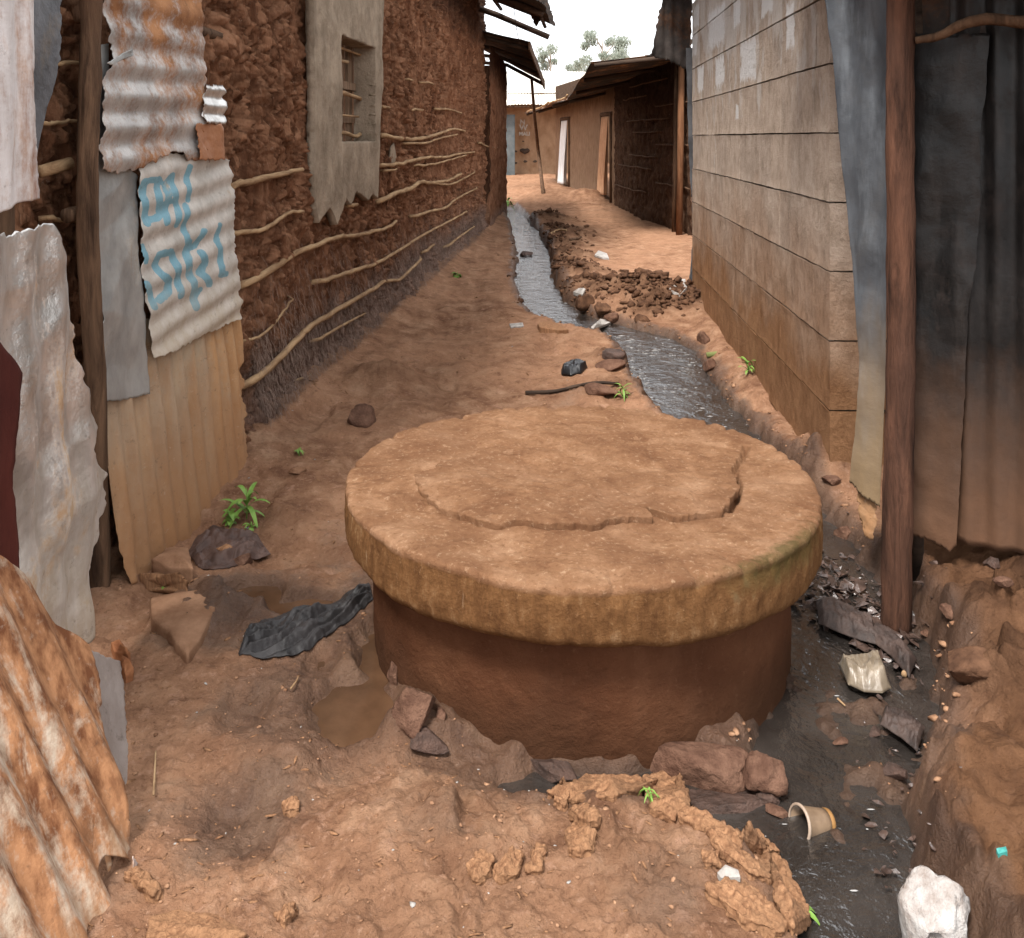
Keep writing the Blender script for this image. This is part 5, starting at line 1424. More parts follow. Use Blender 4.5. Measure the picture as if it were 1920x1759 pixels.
STONES = [ # name,px,py,size,seed,flat,stretch,mat,label,sink
    ('stone', 775, 1345, .075, 11, .95, (1, .9, .95), STONE, 'squarish brown stone against the left foot of the manhole', .35),
    ('stone', 798, 1398, .055, 12, .6, (1.1, .8, 1), STONE_D, 'dark wet stone just below the squarish stone', .4),
    ('stone', 826, 1345, .022, 13, .8, (1, 1, 1), STONE, 'small pale stone wedged between squarish stone and manhole', .35),
    ('stone', 740, 1275, .035, 14, 1.1, (.6, .8, 1.2), STONE, 'upright stone leaning on the left side of the manhole', .35),
    ('stone', 1050, 1450, .065, 15, .45, (1.25, .7, 1), STONE_D, 'low wet stone in front of the manhole centre', .5),
    ('stone', 1310, 1465, .125, 16, .60, (1.25, .7, 1), STONE, 'large slanted muddy stone in front of the manhole on the right', .3),
    ('stone', 1432, 1470, .066, 17, .8, (1, .8, 1), STONE, 'rounded tan stone right of the large slanted one', .25),
    ('stone', 1365, 1525, .105, 18, .5, (1.3, .8, 1), STONE_D, 'dark flat clod stone below the large slanted one', .4),
    ('stone', 1440, 1505, .030, 19, .7, (1, 1, 1), STONE_D, 'small stone at the water edge above the cup', .3),
    ('stone', 1460, 1535, .026, 20, .5, (1.3, .8, 1), STONE, 'tiny flat stone left of the paper cup', .3),
    ('stone', 1815, 1255, .075, 21, .8, (1, .9, 1), CLOD, 'dark hollowed clod overhanging the drain on the right bank', .4),
    ('stone', 1880, 1092, .030, 22, .7, (1, .6, .9), STONE, 'small square brown stone under the dark corrugated sheet', .3),
    ('stone', 1860, 1062, .032, 23, .7, (1.1, .8, 1), STONE_D, 'dark round stone beneath the sheet, left of the square one', .3),
    ('stone', 1778, 1150, .032, 24, .6, (1, 1, 1), STONE, 'brown lump beside the foot of the bark post', .3),
    ('stone', 1735, 1190, .018, 25, .9, (1, 1, 1), STONE, 'pebble right below the bark post', .3),
    ('stone', 1585, 1005, .045, 26, .9, (1, .9, 1), STONE, 'eyed brown lump between the lid and the torn sheet', .35),
    ('stone', 455, 1055, .035, 27, .8, (1, .8, 1), STONE, 'angular brown stone at the foot of the mud coloured sheet', .3),
    ('stone', 1640, 1390, .022, 28, .6, (1, .8, 1), STONE_D, 'reddish pebble in the middle of the near drain', .2),
    ('stone', 1575, 1398, .018, 29, .5, (1.4, .8, 1), STONE, 'small flat pebble floating wet above the cup', .2),
    ('stone', 1685, 1372, .028, 30, .6, (1.4, .7, 1), STONE, 'orange brown stone in the shallows of the near drain', .3),
    ('stone', 1680, 1455, .030, 31, .8, (1, .8, 1), STONE_D, 'purplish lump at the edge of the right bank', .3),
    ('stone', 680, 790, .12, 32, .75, (1.1, .8, 1), STONE, 'rounded boulder half buried in the path by the lid', .5),
    ('stone', 560, 886, .035, 33, .5, (1.4, .6, 1), SLAB, 'orange flake of stone lying on the path', .25),
    ('stone', 1140, 690, .10, 34, .45, (1.3, .8, 1), STONE, 'flat stone on the left lip of the pool', .45),
    ('stone', 1125, 735, .11, 35, .35, (1.4, .7, 1), STONE, 'long flat stone on the pool lip nearest the lid', .45),
    ('stone', 1150, 668, .09, 36, .5, (1.1, .8, 1), STONE_D, 'dark stone on the pool lip farthest from the lid', .4),
    ('stone', 1150, 602, .075, 37, .7, (1.2, .8, 1), STONE, 'square brown stone at the foot of the dug heap', .35),
    ('stone', 1205, 600, .07, 38, .7, (1, .8, 1), CLOD, 'dark clod right of the square stone under the heap', .35),
    ('stone', 1100, 575, .10, 39, .8, (1, .9, 1), CLOD, 'big dark clod at the left end of the dug heap', .35),
    ('stone', 1130, 585, .09, 40, .8, (1, .9, 1), CLOD, 'second dark clod of the dug heap', .4),
    ('stone', 1330, 690, .09, 41, .7, (.6, 1.3, 1), STONE, 'mossy kerb stone at the far edge of the pool beside the block wall', .45),
    ('stone', 1340, 740, .085, 42, .7, (.6, 1.3, 1), STONE, 'kerb stone at the near edge of the pool beside the block wall', .45),
    ('stone', 1320, 640, .09, 43, .7, (.6, 1.3, 1), STONE, 'kerb stone under the green stick', .45),
    ('stone', 985, 488, .10, 44, .4, (1.1, .8, 1), STONE_D, 'stone lying in the far stream', .2),
    ('stone', 1560, 905, .04, 45, .7, (1.2, .8, 1), STONE, 'muddy lump at the foot of the block corner', .35),
]
for nm, px, py, s, sd, fl, st, mt, lab, sink in STONES:
    p = ghit(px, py)
    if 'drain' in lab or 'stream' in lab or 'cup' in lab: p.z = max(p.z, -.055)
    o = rock_mesh(nm, s, sd, mt, 4 if py > 850 else 3, .34, fl, p + Vector((0, 0, s * fl * st[2] * (1 - 2 * sink) * .8)), (sd % 5 - 2) * .16, None, 1.4, True, st)
    tag(o, lab, 'stone', 'stones lying about the alley')

# flat stone slab on the left
def build_slab():
    edge = [(282, 1128), (330, 1118), (375, 1112), (412, 1108), (408, 1140), (392, 1170), (375, 1205), (352, 1236), (330, 1215), (315, 1190), (285, 1170)]
    pts = [Vector((*G(*q, .02), .02)) for q in edge]
    c = sum(pts, Vector()) / len(pts)
    n = 80
    q = resample([(p.x, p.y) for p in pts] + [(pts[0].x, pts[0].y)], n + 1)[:-1]
    v = []; rings = [(1.03, -.05), (1.02, -.004), (1.0, .006), (.97, .012), (.8, .014), (.5, .016), (.2, .017), (.02, .017)]
    for s, dz in rings:
        for k in range(n):
            x = c.x + (q[k, 0] - c.x) * s; y = c.y + (q[k, 1] - c.y) * s
            v.append((x, y, .022 + dz + .006 * float(fbm(np.array([x * 9]), np.array([y * 9]), 3, 4)[0])))
    o = mesh_obj('flat_stone', v, grid_faces(n, len(rings), False, True), SLAB, None, True, Vector((c.x, c.y, 0)))
    tag(o, 'broad flat wedge of stone lying in the mud before the mud coloured sheet', 'stone')
build_slab()

# white chunk at the bottom right
p = ghit(1738, 1765)
o = rock_mesh('white_chunk', .082, 61, CHUNK, 4, .34, 1.05, (p.x, p.y, max(p.z, -.05) + .045), .4, None, 1.5, True, (1.0, .9, 1.1))
bm = bmesh.new(); bm.from_mesh(o.data)
hole = Vector((-.012, -.06, .016))
for v in bm.verts:
    d = (Vector((v.co.x, 0, v.co.z)) - Vector((hole.x, 0, hole.z))).length
    if v.co.y < 0 and d < .010: v.co.y += .03
bm.to_mesh(o.data); bm.free()
tag(o, 'big white pitted chunk at the bottom edge by the drain', 'chunk')

# paper cup lying in the drain
def build_cup():
    p = ghit(1525, 1550)
    c = Vector((p.x, p.y, -.055))
    t = thing('paper_cup', 'small brown ribbed disposable cup lying on its side in the drain', 'cup', c)
    M_ = Matrix.Rotation(R(18), 4, 'Z') @ Matrix.Rotation(R(12), 4, 'Y')
    CUP = simple('stained_plastic', (.10, .062, .036), (.24, .165, .105), 10, (1, 1, 1), .45, .001, 40, .4)
    CUPR = simple('cup_rim', (.24, .17, .12), (.40, .31, .24), 10, (1, 1, 1), .5, .001, 40, .4)
    CUPB = simple('cup_foot', (.22, .11, .035), (.32, .17, .06), 10, (1, 1, 1), .5, .001, 40, .4)
    n = 48
    def lathe(name, prof, mat):
        v = []
        for x, r in prof:
            for k in range(n):
                a = 2 * math.pi * k / n
                rr = r * (1 + (.012 if k % 2 else 0))
                v.append(c + (M_ @ Vector((x, rr * math.cos(a), rr * math.sin(a)))))
        mesh_obj(name, v, grid_faces(n, len(prof), False, True), mat, t, True, c)
    lathe('body', [(-.036, .0345), (-.034, .034), (-.01, .0315), (.02, .0285), (.034, .027), (.034, .026), (.02, .0275), (-.01, .0305), (-.036, .0332), (-.036, .0345)], CUP)
    lathe('rim', [(-.040, .0335), (-.041, .036), (-.039, .0385), (-.035, .0385), (-.034, .036), (-.036, .0335), (-.040, .0335)], CUPR)
    lathe('foot', [(.030, .0278), (.036, .0285), (.041, .0275), (.042, .025), (.039, .001), (.036, .001), (.034, .024), (.030, .0278)], CUPB)
build_cup()

# grey cloth and dark rag
def cloth(name, label, top, bottom, mat, nu=110, nv=46, lift=.012, fold=.018, seed=0, fl=16):
    T = resample(top, nu); B = resample(bottom, nu)
    v = np.linspace(0, 1, nv)[:, None, None]
    c = T[None] * (1 - v) + B[None] * v
    Y0 = []
    pts = np.zeros((nv, nu, 3))
    for j in range(0, nv):
        for i in range(nu):
            y = F * (CAMH - .0) / (c[j, i, 1] - HY); x = (c[j, i, 0] - CX) / F * y
            pts[j, i] = (x, y, 0)
    h = ground_parts(pts[..., 0], pts[..., 1])[0]
    h = np.maximum(h, -.036)
    U = np.linspace(0, 1, nu)[None]; V = np.linspace(0, 1, nv)[:, None]
    edge = np.minimum(1, 4 * np.minimum(V, 1 - V) + 0 * U) * np.minimum(1, 12 * np.minimum(U, 1 - U) + 0 * V)
    ph = V * fl * .55 + U * fl * .22 + .8 * vnoise(U * 3 + V, V * 1.6, seed) + .25 * vnoise(U * 9, V * 5, seed + 2)
    tri = np.abs((ph % 1.0) * 2 - 1)
    ff = (1 - tri) ** .6 * (.55 + .45 * vnoise(U * 6, V * 4, seed + 5)) - .2
    h = 0.5 * h + 0.5 * h.mean()
    pts[..., 2] = np.maximum(h, ground_parts(pts[..., 0], pts[..., 1])[0]) + .004 + edge * (lift + fold * np.clip(.35 + ff, 0, 1.2) + .003 * fbm(U * 22 + 0 * V, V * 9 + 0 * U, 2, seed))
    o = mesh_obj(name, pts.reshape(-1, 3), grid_faces(nu, nv, True), mat, None, True, Vector(pts[nv // 2, nu // 2]))
    o.modifiers.new('thickness', 'SOLIDIFY').thickness = .003
    tag(o, label, 'cloth')
GREYCLOTH = simple('wet_grey_cloth', (.012, .011, .011), (.036, .032, .032), 9, (1, 1, 1), .5, .0012, 200, .35)
cloth('grey_cloth', 'crumpled charcoal cloth dragged from the puddle against the manhole', [(448, 1228), (462, 1185), (500, 1168), (545, 1148), (600, 1132), (650, 1110), (692, 1094)],
      [(448, 1231), (490, 1232), (540, 1228), (580, 1215), (622, 1185), (662, 1160), (700, 1128)], GREYCLOTH, 160, 80, .008, .030, 4, 7)
RAG = simple('brown_rag', (.035, .020, .016), (.10, .058, .045), 9, (1, 1, 1), .6, .001, 200, .3)
cloth('brown_rag', 'folded brown rag lying under the corner of the mud coloured sheet', [(352, 1030), (375, 1000), (398, 980), (440, 990), (480, 1008), (505, 1026)],
      [(372, 1062), (400, 1072), (430, 1066), (452, 1050), (480, 1040), (508, 1030)], RAG, 120, 60, .004, .026, 9, 6)
cloth('black_bag', 'small black plastic bag lying on the path near the pool', [(1052, 697), (1068, 688), (1085, 690), (1100, 696)], [(1052, 703), (1070, 708), (1090, 706), (1102, 698)],
      simple('black_plastic', (.006, .006, .007), (.014, .014, .016), 8, (1, 1, 1), .35, .001, 60, .5), 40, 20, .035, .015, 12, 3)

BAGM = simple('clear_dirty_plastic', (.10, .075, .05), (.25, .20, .145), 12, (1, 1, 1), .28, .004, 30, .6)
cloth('plastic_bag', 'crumpled cloudy plastic bag caught in the drain by the post', [(1570, 1222), (1600, 1218), (1630, 1208), (1645, 1215)], [(1590, 1262), (1620, 1276), (1655, 1278), (1672, 1268)], BAGM, 60, 30, .035, .014, 15, 4)
_tex = {}
def roughen(o, size, strength, lv=3):
    if size not in _tex:
        tx = bpy.data.textures.new('crumble', 'CLOUDS'); tx.noise_scale = size; tx.noise_depth = 4; _tex[size] = tx
    md = o.modifiers.new('fine', 'SUBSURF'); md.subdivision_type = 'SIMPLE'; md.levels = lv; md.render_levels = lv
    md = o.modifiers.new('crumble', 'DISPLACE'); md.texture = _tex[size]; md.texture_coords = 'GLOBAL'; md.strength = strength; md.mid_level = .55
    o.data.polygons.foreach_set('use_smooth', np.ones(len(o.data.polygons), dtype=bool))

DRAGS = simple('soaked_rag', (.018, .012, .010), (.075, .048, .038), 14, (1, 1, 1), .55, .006, 50, .4)
cloth('soaked_rag', 'dark soaked rag wedged between the manhole and the bark post', [(1530, 1110), (1560, 1100), (1600, 1120), (1640, 1150)], [(1535, 1150), (1570, 1165), (1610, 1180), (1650, 1190)], DRAGS, 90, 40, .02, .016, 22, 3.5)
cloth('soaked_rag', 'brown soaked rag on the near side of the cloudy plastic bag', [(1640, 1150), (1680, 1170), (1720, 1215)], [(1625, 1175), (1670, 1210), (1705, 1250)], DRAGS, 70, 30, .018, .014, 23, 3)
cloth('soaked_rag', 'thin soaked rag draped on the shallows below the right bank', [(1660, 1300), (1700, 1310), (1735, 1340)], [(1650, 1335), (1690, 1360), (1720, 1385)], DRAGS, 60, 30, .010, .010, 24, 3)
def pix_piece(name, label, poly, mat, cat, h=.012, seed=0, lift=.004):
    """a scrap lying on the ground: thick, slightly warped polygon"""
    pts = [ghit(*q) for q in poly]
    c = sum(pts, Vector()) / len(pts)
    n = len(pts)
    zb = min(p.z for p in pts)
    v = []; 
    rnd = random.Random(seed)
    up = [h * rnd.uniform(.6, 1.3) for _ in pts]
    for p, u in zip(pts, up): v.append((p.x, p.y, max(p.z, -.055) - .004))
    for p, u in zip(pts, up): v.append((p.x, p.y, max(p.z, -.055) + u + lift))
    for p, u in zip(pts, up): v.append((c.x + (p.x - c.x) * .6, c.y + (p.y - c.y) * .6, max(p.z, -.055) + u * 1.25 + lift))
    v.append((c.x, c.y, max(c.z, -.055) + h * 1.35 + lift))
    f = [tuple(range(n))[::-1]]
    for k in range(n):
        k2 = (k + 1) % n
        f += [(k, k2, n + k2, n + k), (n + k, n + k2, 2 * n + k2, 2 * n + k), (2 * n + k, 2 * n + k2, 3 * n)]
    o = mesh_obj(name, v, f, mat, None, False, Vector((c.x, c.y, c.z)))
    tag(o, label, cat)
    if mat in (SLAB, REDWOOD) or (mat is STRAW and cat != 'clod'): roughen(o, .02, .008, 3)
    return o
WHITE = simple('white_scrap', (.20, .18, .16), (.44, .41, .38), 20, (1, 1, 1), .8, .002, 60)
REDWOOD = simple('red_brown_scrap', (.18, .065, .03), (.30, .13, .06), 20, (1, 1, .3), .9, .003, 60)
pix_piece('white_scrap', 'thin white scrap at the near edge of the stream bend', [(1108, 616), (1126, 610), (1146, 611), (1144, 617), (1112, 620)], WHITE, 'litter', .01, 1)
pix_piece('white_scrap', 'white scrap lying alone on the path left of the bend', [(955, 611), (980, 609), (982, 614), (958, 616)], WHITE, 'litter', .012, 2)
pix_piece('white_scrap', 'pale torn wrapper on the dug heap by the block wall end', [(1255, 548), (1265, 528), (1285, 526), (1288, 545), (1275, 556)], WHITE, 'litter', .02, 3)
pix_piece('white_scrap', 'pale wrapper on the heap beside the open yard', [(1115, 482), (1122, 472), (1138, 478), (1142, 488), (1130, 486)], WHITE, 'litter', .02, 4)
pix_piece('white_scrap', 'white wrapper on the crest of the left heap', [(1075, 555), (1085, 545), (1098, 548), (1092, 558)], WHITE, 'litter', .02, 5)
pix_piece('timber_offcut', 'orange wooden offcut lying across the path by the stream bend', [(1008, 616), (1030, 612), (1052, 618), (1066, 626), (1048, 626), (1012, 624)], STRAW, 'offcut', .035, 6)
pix_piece('broken_sherd', 'red brown broken sherd beside the pinkish offcut', [(228, 1246), (246, 1256), (250, 1276), (236, 1282), (228, 1266)], REDWOOD, 'sherd', .03, 7)
pix_piece('broken_sherd', 'long red sherd at the corner of the orange sheet', [(208, 1220), (222, 1222), (244, 1238), (240, 1246), (214, 1236)], REDWOOD, 'sherd', .025, 8)
pix_piece('wood_chip', 'orange edged flake under the corner of the mud coloured sheet', [(262, 1092), (300, 1090), (345, 1104), (352, 1112), (310, 1112), (275, 1106)], STRAW, 'flake', .03, 9)
pix_piece('board_piece', 'dusty board piece poking out below the mud coloured sheet', [(285, 1078), (318, 1052), (352, 1056), (362, 1090), (320, 1100)], SLAB, 'board', .05, 10)
pix_piece('wood_chip', 'pale chip by the small stone left of the drain mouth', [(405, 1040), (425, 1032), (436, 1040), (420, 1048)], STRAW, 'flake', .02, 11)
pix_piece('teal_scrap', 'tiny teal plastic scrap on the right mud bank', [(1868, 1600), (1886, 1597), (1889, 1606), (1872, 1609)], simple('teal_plastic', (.03, .20, .18), (.06, .30, .26), 10, (1, 1, 1), .5), 'litter', .006, 12)
pix_piece('white_scrap', 'striped white scrap between the straw clods', [(1345, 1645), (1360, 1632), (1384, 1642), (1388, 1656), (1352, 1655)], WHITE, 'litter', .007, 13)

# matted straw clods along the front lip, big leaf-like pieces
STR = [((1050, 1495), (1110, 1478), (1180, 1478), (1210, 1490), (1150, 1500), (1080, 1506)), ((1215, 1490), (1268, 1484), (1285, 1515), (1262, 1536), (1225, 1522)), ((1268, 1530), (1310, 1532), (1365, 1565), (1340, 1570), (1290, 1548)),
       ((1340, 1576), (1380, 1578), (1430, 1625), (1432, 1650), (1400, 1640), (1360, 1610)), ((1395, 1590), (1420, 1598), (1455, 1640), (1440, 1640)), ((1340, 1682), (1375, 1672), (1420, 1690), (1460, 1738), (1452, 1750), (1400, 1735)),
       ((1448, 1655), (1470, 1670), (1500, 1720), (1510, 1750), (1485, 1745), (1458, 1705)), ((1070, 1530), (1098, 1518), (1125, 1545), (1105, 1556)), ((1062, 1570), (1085, 1554), (1112, 1572), (1108, 1602), (1070, 1604)),
       ((880, 1632), (900, 1612), (925, 1618), (912, 1652), (888, 1656)), ((930, 1640), (960, 1608), (975, 1612), (970, 1650), (940, 1656)), ((990, 1640), (1005, 1596), (1020, 1600), (1016, 1640)),
       ((1040, 1510), (1055, 1488), (1066, 1500), (1058, 1520)), ((1320, 1608), (1345, 1612), (1350, 1632), (1325, 1628)), ((288, 1735), (330, 1722), (400, 1730), (450, 1760), (380, 1790), (280, 1790)), ((520, 1728), (548, 1706), (556, 1712), (535, 1738)),
       ((240, 1655), (262, 1640), (300, 1680), (285, 1690)), ((530, 1512), (556, 1506), (560, 1526), (535, 1530))]
LAB = ['straw matted ridge along the moat before the manhole', 'broad straw clod at the corner of the front lip', 'narrow straw clod following the lip down to the right', 'long straw clod midway down the lip beside the drain',
       'thin straw blade outside the long clod', 'leaf shaped straw clod lowest on the inner side', 'long bright straw clod lowest at the water side', 'small arched straw clod under the ridge', 'ragged straw tuft pressed into the trodden mud',
       'leftmost straw clod of the trodden row', 'second straw clod of the trodden row from the left', 'upright straw clod ending the trodden row', 'tiny straw knot at the left end of the ridge', 'short straw clod inside the lip above the white scrap',
       'broad pale matted patch at the bottom left edge', 'thin slanted straw chip on the open mud', 'pale torn fibre strip beside the orange sheet foot', 'round straw lump on the trodden mud left of centre']
for i, (poly, lab) in enumerate(zip(STR, LAB)):
    k_ = 1.28 if i < 7 else 1.12
    cx_ = sum(q[0] for q in poly) / len(poly); cy_ = sum(q[1] for q in poly) / len(poly)
    poly = [(cx_ + (a - cx_) * k_, cy_ + (b - cy_) * k_) for a, b in poly]
    o = pix_piece('straw_clod', lab, list(poly), STRAW, 'clod', .012 if i not in (14,) else .008, 30 + i)
    o['group'] = 'matted straw clods in the mud'
    roughen(o, .016, .020 if i != 14 else .008, 4)

# crumbs of soil, straw bits and pale specks: far too many to count
def scatter(name, label, cat, n, mat, smin, smax, seed, fn, flat=.6, longp=1.0):
    rnd = random.Random(seed)
    base = bmesh.new(); bmesh.ops.create_icosphere(base, subdivisions=1, radius=1.0)
    bv = np.array([v.co[:] for v in base.verts]); bf = np.array([[v.index for v in f.verts] for f in base.faces]); base.free()
    xs, ys, ss = [], [], []
    while len(xs) < n:
        x, y, k = fn(rnd)
        xs.append(x); ys.append(y); ss.append(rnd.uniform(smin, smax) * k * (0.5 + rnd.random() ** 3))
    xs = np.array(xs); ys = np.array(ys); ss = np.array(ss)
    rng0 = np.random.default_rng(seed + 50)
    h = ground_parts(xs, ys)[0]
    bk = ground_parts(xs, ys)[3]
    ok = ((bk < .1) | (rng0.random(len(xs)) < .06)) & (h > -.045) & (np.hypot(xs - MH_X, ys - MH_Y) > MH_RB + .02)
    xs, ys, ss, h = xs[ok], ys[ok], ss[ok], h[ok]
    V = []; Fc = []
    rng = np.random.default_rng(seed)
    for i in range(len(xs)):
        a = rng.uniform(0, 6.28); ca, sa = math.cos(a), math.sin(a)
        q = bv * (1 + rng.uniform(-.5, .35, (len(bv), 1))) * rng.uniform(.6, 1.4, (1, 3))
        q = q * np.array([longp, 1 / longp ** .5, flat]) * ss[i]
        x = q[:, 0] * ca - q[:, 1] * sa; y = q[:, 0] * sa + q[:, 1] * ca
        V.append(np.stack([x + xs[i], y + ys[i], q[:, 2] + h[i] + ss[i] * flat * .3], 1)); Fc.append(bf + i * len(bv))
    o = mesh_obj(name, np.concatenate(V), np.concatenate(Fc), mat, None, False)
    kind(o, 'stuff'); tag(o, label, cat)
CRUMB = simple('soil_crumb', (.13, .062, .034), (.36, .21, .125), 25, (1, 1, 1), .95, .002, 80, .15)
def near(r):
    y = 1 / r.uniform(1 / 9.0, 1 / 1.5); return r.uniform(-.55, .55) * y, y, .5 + .18 * y
def heaps(r):
    b = BUMPS[r.choice([0, 0, 1, 1, 2, 3, 4, 5, 6, 7, 7, 8, 9, 10, 11, 12])]; return r.gauss(b[0], b[2] * .6), r.gauss(b[1], b[2] * .6), 1.0
def bankf(r):
    if r.random() < .12: y = r.uniform(1.5, 3.0); return float(np.interp(y, [p[1] for p in BANK][::-1], [p[0] for p in BANK][::-1])) + r.gauss(.02, .07), y, .8
    k = r.randrange(5, len(DRAIN) - 4); a, b = DRAIN[k], DRAIN[k + 1]; t_ = r.random(); sd = r.choice((-1, 1))
    return a[0] + (b[0] - a[0]) * t_ + sd * (DRAIN_W[k] + abs(r.gauss(.03, .05))), a[1] + (b[1] - a[1]) * t_, 1.0
scatter('soil_crumbs', 'brown soil crumbs scattered over the trodden alley floor', 'crumbs', 2400, CRUMB, .002, .007, 1, near, .5)
scatter('straw_bits', 'tan straw bits and chips trodden into the alley floor', 'straw', 1100, STRAW, .004, .008, 2, near, .35, 2.4)
scatter('pale_specks', 'pale paper and lime specks dotted over the alley floor', 'specks', 150, WHITE, .003, .006, 3, near, .4, 1.4)
scatter('dug_clods', 'dark clods of the dug heaps between stream and yard', 'clods', 1500, CLOD, .008, .042, 4, heaps, .7)
scatter('bank_clods', 'muddy clods crumbling along the banks of the drain', 'clods', 700, CRUMB, .004, .015, 5, bankf, .6, 1.2)

def foam_glint():  # pale flecks for bubbles and for glints painted onto the water
    rnd = random.Random(21); v = []; f = []
    L = [math.hypot(DRAIN[k + 1][0] - DRAIN[k][0], DRAIN[k + 1][1] - DRAIN[k][1]) for k in range(len(DRAIN) - 1)]
    for i in range(1300):
        k = rnd.choices(range(1, len(L) - 2), weights=[l * (3 if 4 < DRAIN[q + 1][1] < 7.6 else .5) for q, l in enumerate(L)][1:-2])[0]
        a, b = DRAIN[k], DRAIN[k + 1]; t_ = rnd.random(); w_ = DRAIN_W[k] * .95
        x = a[0] + (b[0] - a[0]) * t_ + rnd.uniform(-w_, w_); y = a[1] + (b[1] - a[1]) * t_ + rnd.uniform(-w_, w_) * .3
        if vnoise(np.array([x * 5]), np.array([y * 4]), 3)[0] < -.1 or math.hypot(x - MH_X, y - MH_Y) < MH_RB + .03: continue
        r = (.0006 + .0034 * rnd.random() ** 3) * (.25 + y * .22); st = rnd.uniform(1, 4.5); n = 6; bI = len(v)
        v += [(x + r * st * math.cos(q * 1.047), y + r * math.sin(q * 1.047), -.0535) for q in range(n)] + [(x, y, -.0535 + r * .6)]
        f += [(bI + q, bI + (q + 1) % n, bI + n) for q in range(n)]
    o = mesh_obj('foam_glint_flecks', v, f, FOAM_GLINT, None, True); kind(o, 'stuff'); tag(o, 'pale bubbles and painted glints on the grey drain water', 'foam_glint')
FOAM_GLINT = simple('grey_foam_glint', (.14, .13, .12), (.40, .39, .38), 60, (1, 1, 1), .5, .0, 60, .5)
foam_glint()

# leaf and rag litter choking the drain by the post
def litter():
    rnd = random.Random(9)
    v = []; f = []
    for i in range(620):
        lo = rnd.random() >= .88
        if not lo:
            u = rnd.random(); px = 1530 + 160 * u + rnd.gauss(0, 30); py = 1095 + 130 * u + rnd.gauss(0, 35); 
        else: px = rnd.gauss(1690, 40); py = rnd.uniform(1250, 1700)
        y = F * (CAMH + .08) / (py - HY); x = (px - CX) / F * y
        z = max(hgt(x, y), -.055) + rnd.uniform(.002, .02)
        L = .005 + (.011 if lo else .034) * rnd.random() ** 3; W_ = L * rnd.uniform(.2, .75); a = rnd.gauss(-.9, 1.0)
        ux = Vector((math.cos(a), math.sin(a), rnd.gauss(0, .35))).normalized() * L; uy = Vector((-math.sin(a), math.cos(a), rnd.gauss(0, .4))).normalized() * W_
        c = Vector((x, y, z)); b = len(v)
        v += [c - ux, c - ux * .3 + uy, c + ux * .5 + uy * .8, c + ux, c + ux * .3 - uy, c - ux * .5 - uy * .7, c + Vector((rnd.gauss(0, .3) * L, rnd.gauss(0, .3) * L, rnd.uniform(-.5, .6) * W_))]
        v[b:] = [p + Vector((rnd.gauss(0, .15) * L, rnd.gauss(0, .15) * L, rnd.gauss(0, .12) * L)) for p in v[b:]]
        f += [(b + k, b + (k + 1) % 6, b + 6) for k in range(6)]
    o = mesh_obj('drain_litter', v, f, LITTER, None, False); kind(o, 'stuff'); tag(o, 'wet leaf and rag litter choking the drain beside the bark post', 'litter')
LITTER = simple('wet_litter', (.022, .015, .012), (.10, .062, .048), 25, (1, 1, 1), .28, .002, 80, .7, None, (.22, .16, .125))
litter()

# twigs and stalks
def stalk(name, label, pts, r, mat, cat='stick', z=.012):
    q = [ghit(*p) + Vector((0, 0, z)) for p in pts]
    n = 12
    q = smooth_line(q, n) if len(q) > 2 else [q[0].lerp(q[1], k / (n - 1)) for k in range(n)]
    m = MB(); m.tube(q, [r * (1 - .3 * k / n) for k in range(n)], 7, 1, .2)
    o = m.build(name, mat, None, True, q[0]); tag(o, label, cat)
GREENST = mat_wood('green_stem', (.10, .12, .04), (.22, .23, .09), 'x', 3)
p0, p1 = P(1325, 666, 6.2), P(1398, 660, 6.2)
m = MB(); m.tube([p0, p0.lerp(p1, .5) + Vector((0, 0, .004)), p1], .018, 8, 1, .1); o = m.build('green_stick', GREENST, None, True, p0); tag(o, 'short greenish stick bridging the pool kerb and the block wall', 'stick')
stalk('twig', 'long dark twig lying near the pool just beyond the lid', [(985, 740), (1040, 738), (1080, 728), (1120, 722), (1160, 724)], .012, TIMBER)
stalk('twig', 'thin straw stalk at the left beside the orange sheet', [(288, 1500), (290, 1460), (292, 1418)], .003, BRANCH)
stalk('twig', 'twig lying across the mud mound left of the moat', [(700, 1268), (720, 1258), (742, 1252)], .004, POLE)
stalk('twig', 'pale split twig floating in the drain left of the plastic bag', [(1560, 1270), (1575, 1290), (1592, 1312)], .004, BRANCH)
stalk('twig', 'short pale twig floating in front of the manhole side', [(1570, 1318), (1585, 1332)], .003, BRANCH)
stalk('twig', 'wet brown stick beside the cloudy plastic bag', [(1695, 1272), (1708, 1250), (1720, 1232)], .008, BRANCH)
stalk('twig', 'bent stick on the dug heap near the stream', [(1030, 440), (1045, 432), (1062, 436)], .02, BRANCH)
stalk('twig', 'stick lying on the heap by the open yard', [(1068, 452), (1085, 448), (1090, 446)], .02, POLE)
stalk('twig', 'straw stalk crossing in the brown puddle', [(545, 1300), (556, 1285), (560, 1275)], .003, BRANCH)

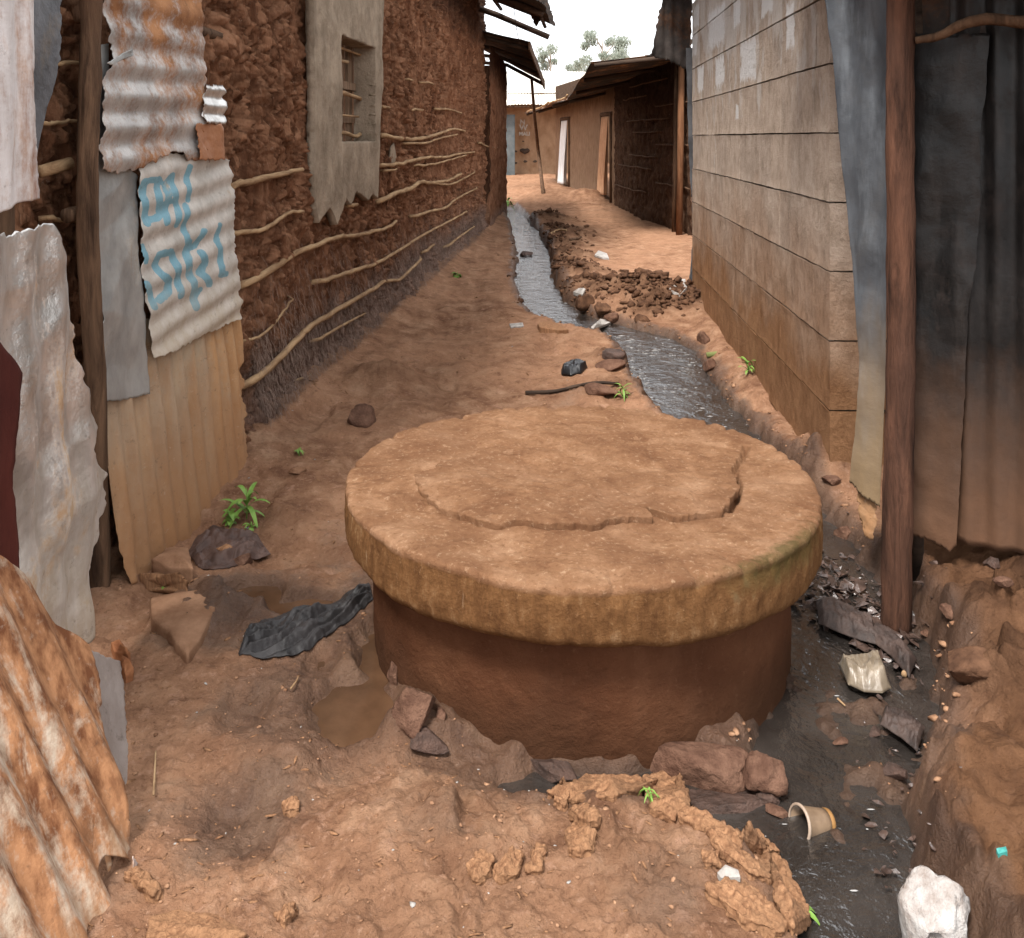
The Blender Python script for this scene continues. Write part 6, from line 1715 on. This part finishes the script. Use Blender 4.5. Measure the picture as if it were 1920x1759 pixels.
# plants
GREEN = simple('fresh_leaf', (.10, .20, .028), (.19, .32, .06), 20, (1, 1, 1), .6, .0005, 60, .4)
def weed(label, px, py, h, nl, lw, seed, spread=.8):
    rnd = random.Random(seed)
    b = ghit(px, py)
    t = thing('weed', label, 'plant', b, 'green weeds in the mud')
    m = MB(); m.tube([b - Vector((0, 0, .02)), b + Vector((.004, 0, h * .35)), b + Vector((0, .004, h * .7))], [.003, .0025, .0015], 6); m.build('stem', GREEN, t, True, b)
    for k in range(nl):
        a = k * 2.4 + rnd.uniform(-.3, .3); L = h * rnd.uniform(.5, .8); up = rnd.uniform(.25, 1.1); z0 = h * rnd.uniform(.1, .65)
        d = Vector((math.cos(a), math.sin(a), 0)); s = Vector((-d.y, d.x, 0)); v = []; f = []
        n = 7
        for i in range(n):
            u = i / (n - 1)
            c = b + Vector((0, 0, z0)) + d * (L * spread * u) + Vector((0, 0, L * up * u - L * .9 * u * u * (1.2 - up * .5)))
            w_ = lw * math.sin(math.pi * (.12 + .86 * u)) ** .8
            v += [c - s * w_ + Vector((0, 0, w_ * .3)), c, c + s * w_ + Vector((0, 0, w_ * .3))]
        for i in range(n - 1):
            q = i * 3; f += [(q, q + 1, q + 4, q + 3), (q + 1, q + 2, q + 5, q + 4)]
        mesh_obj('leaf', v, f, GREEN, t, True, b)
weed('tallest bright green weed with narrow leaves beside the mud coloured sheet', 462, 972, .17, 13, .010, 1)
weed('low round leaved weed left of the tallest one', 432, 985, .07, 14, .011, 2, .7)
weed('tiny green sprout on the orange edged flake', 312, 1114, .035, 8, .008, 3)
weed('small grassy weed on the bank under the block wall', 1402, 702, .12, 12, .008, 4)
weed('grassy tuft at the pool edge just beyond the lid', 1168, 748, .10, 16, .006, 5)
weed('green plant at the foot of the far mud corner', 952, 392, .30, 14, .035, 6)
weed('single green leaf weed on the path by the mud wall', 857, 520, .10, 5, .03, 7)
weed('fine grass tuft on the straw ridge before the manhole', 1218, 1508, .05, 10, .002, 8)
weed('green blade tuft at the bottom edge of the lip', 1500, 1745, .07, 9, .007, 9)
weed('faint weed on the path beside the round boulder', 560, 855, .05, 9, .006, 10)
weed('little weed beside the fallen rag', 470, 995, .05, 8, .006, 11)
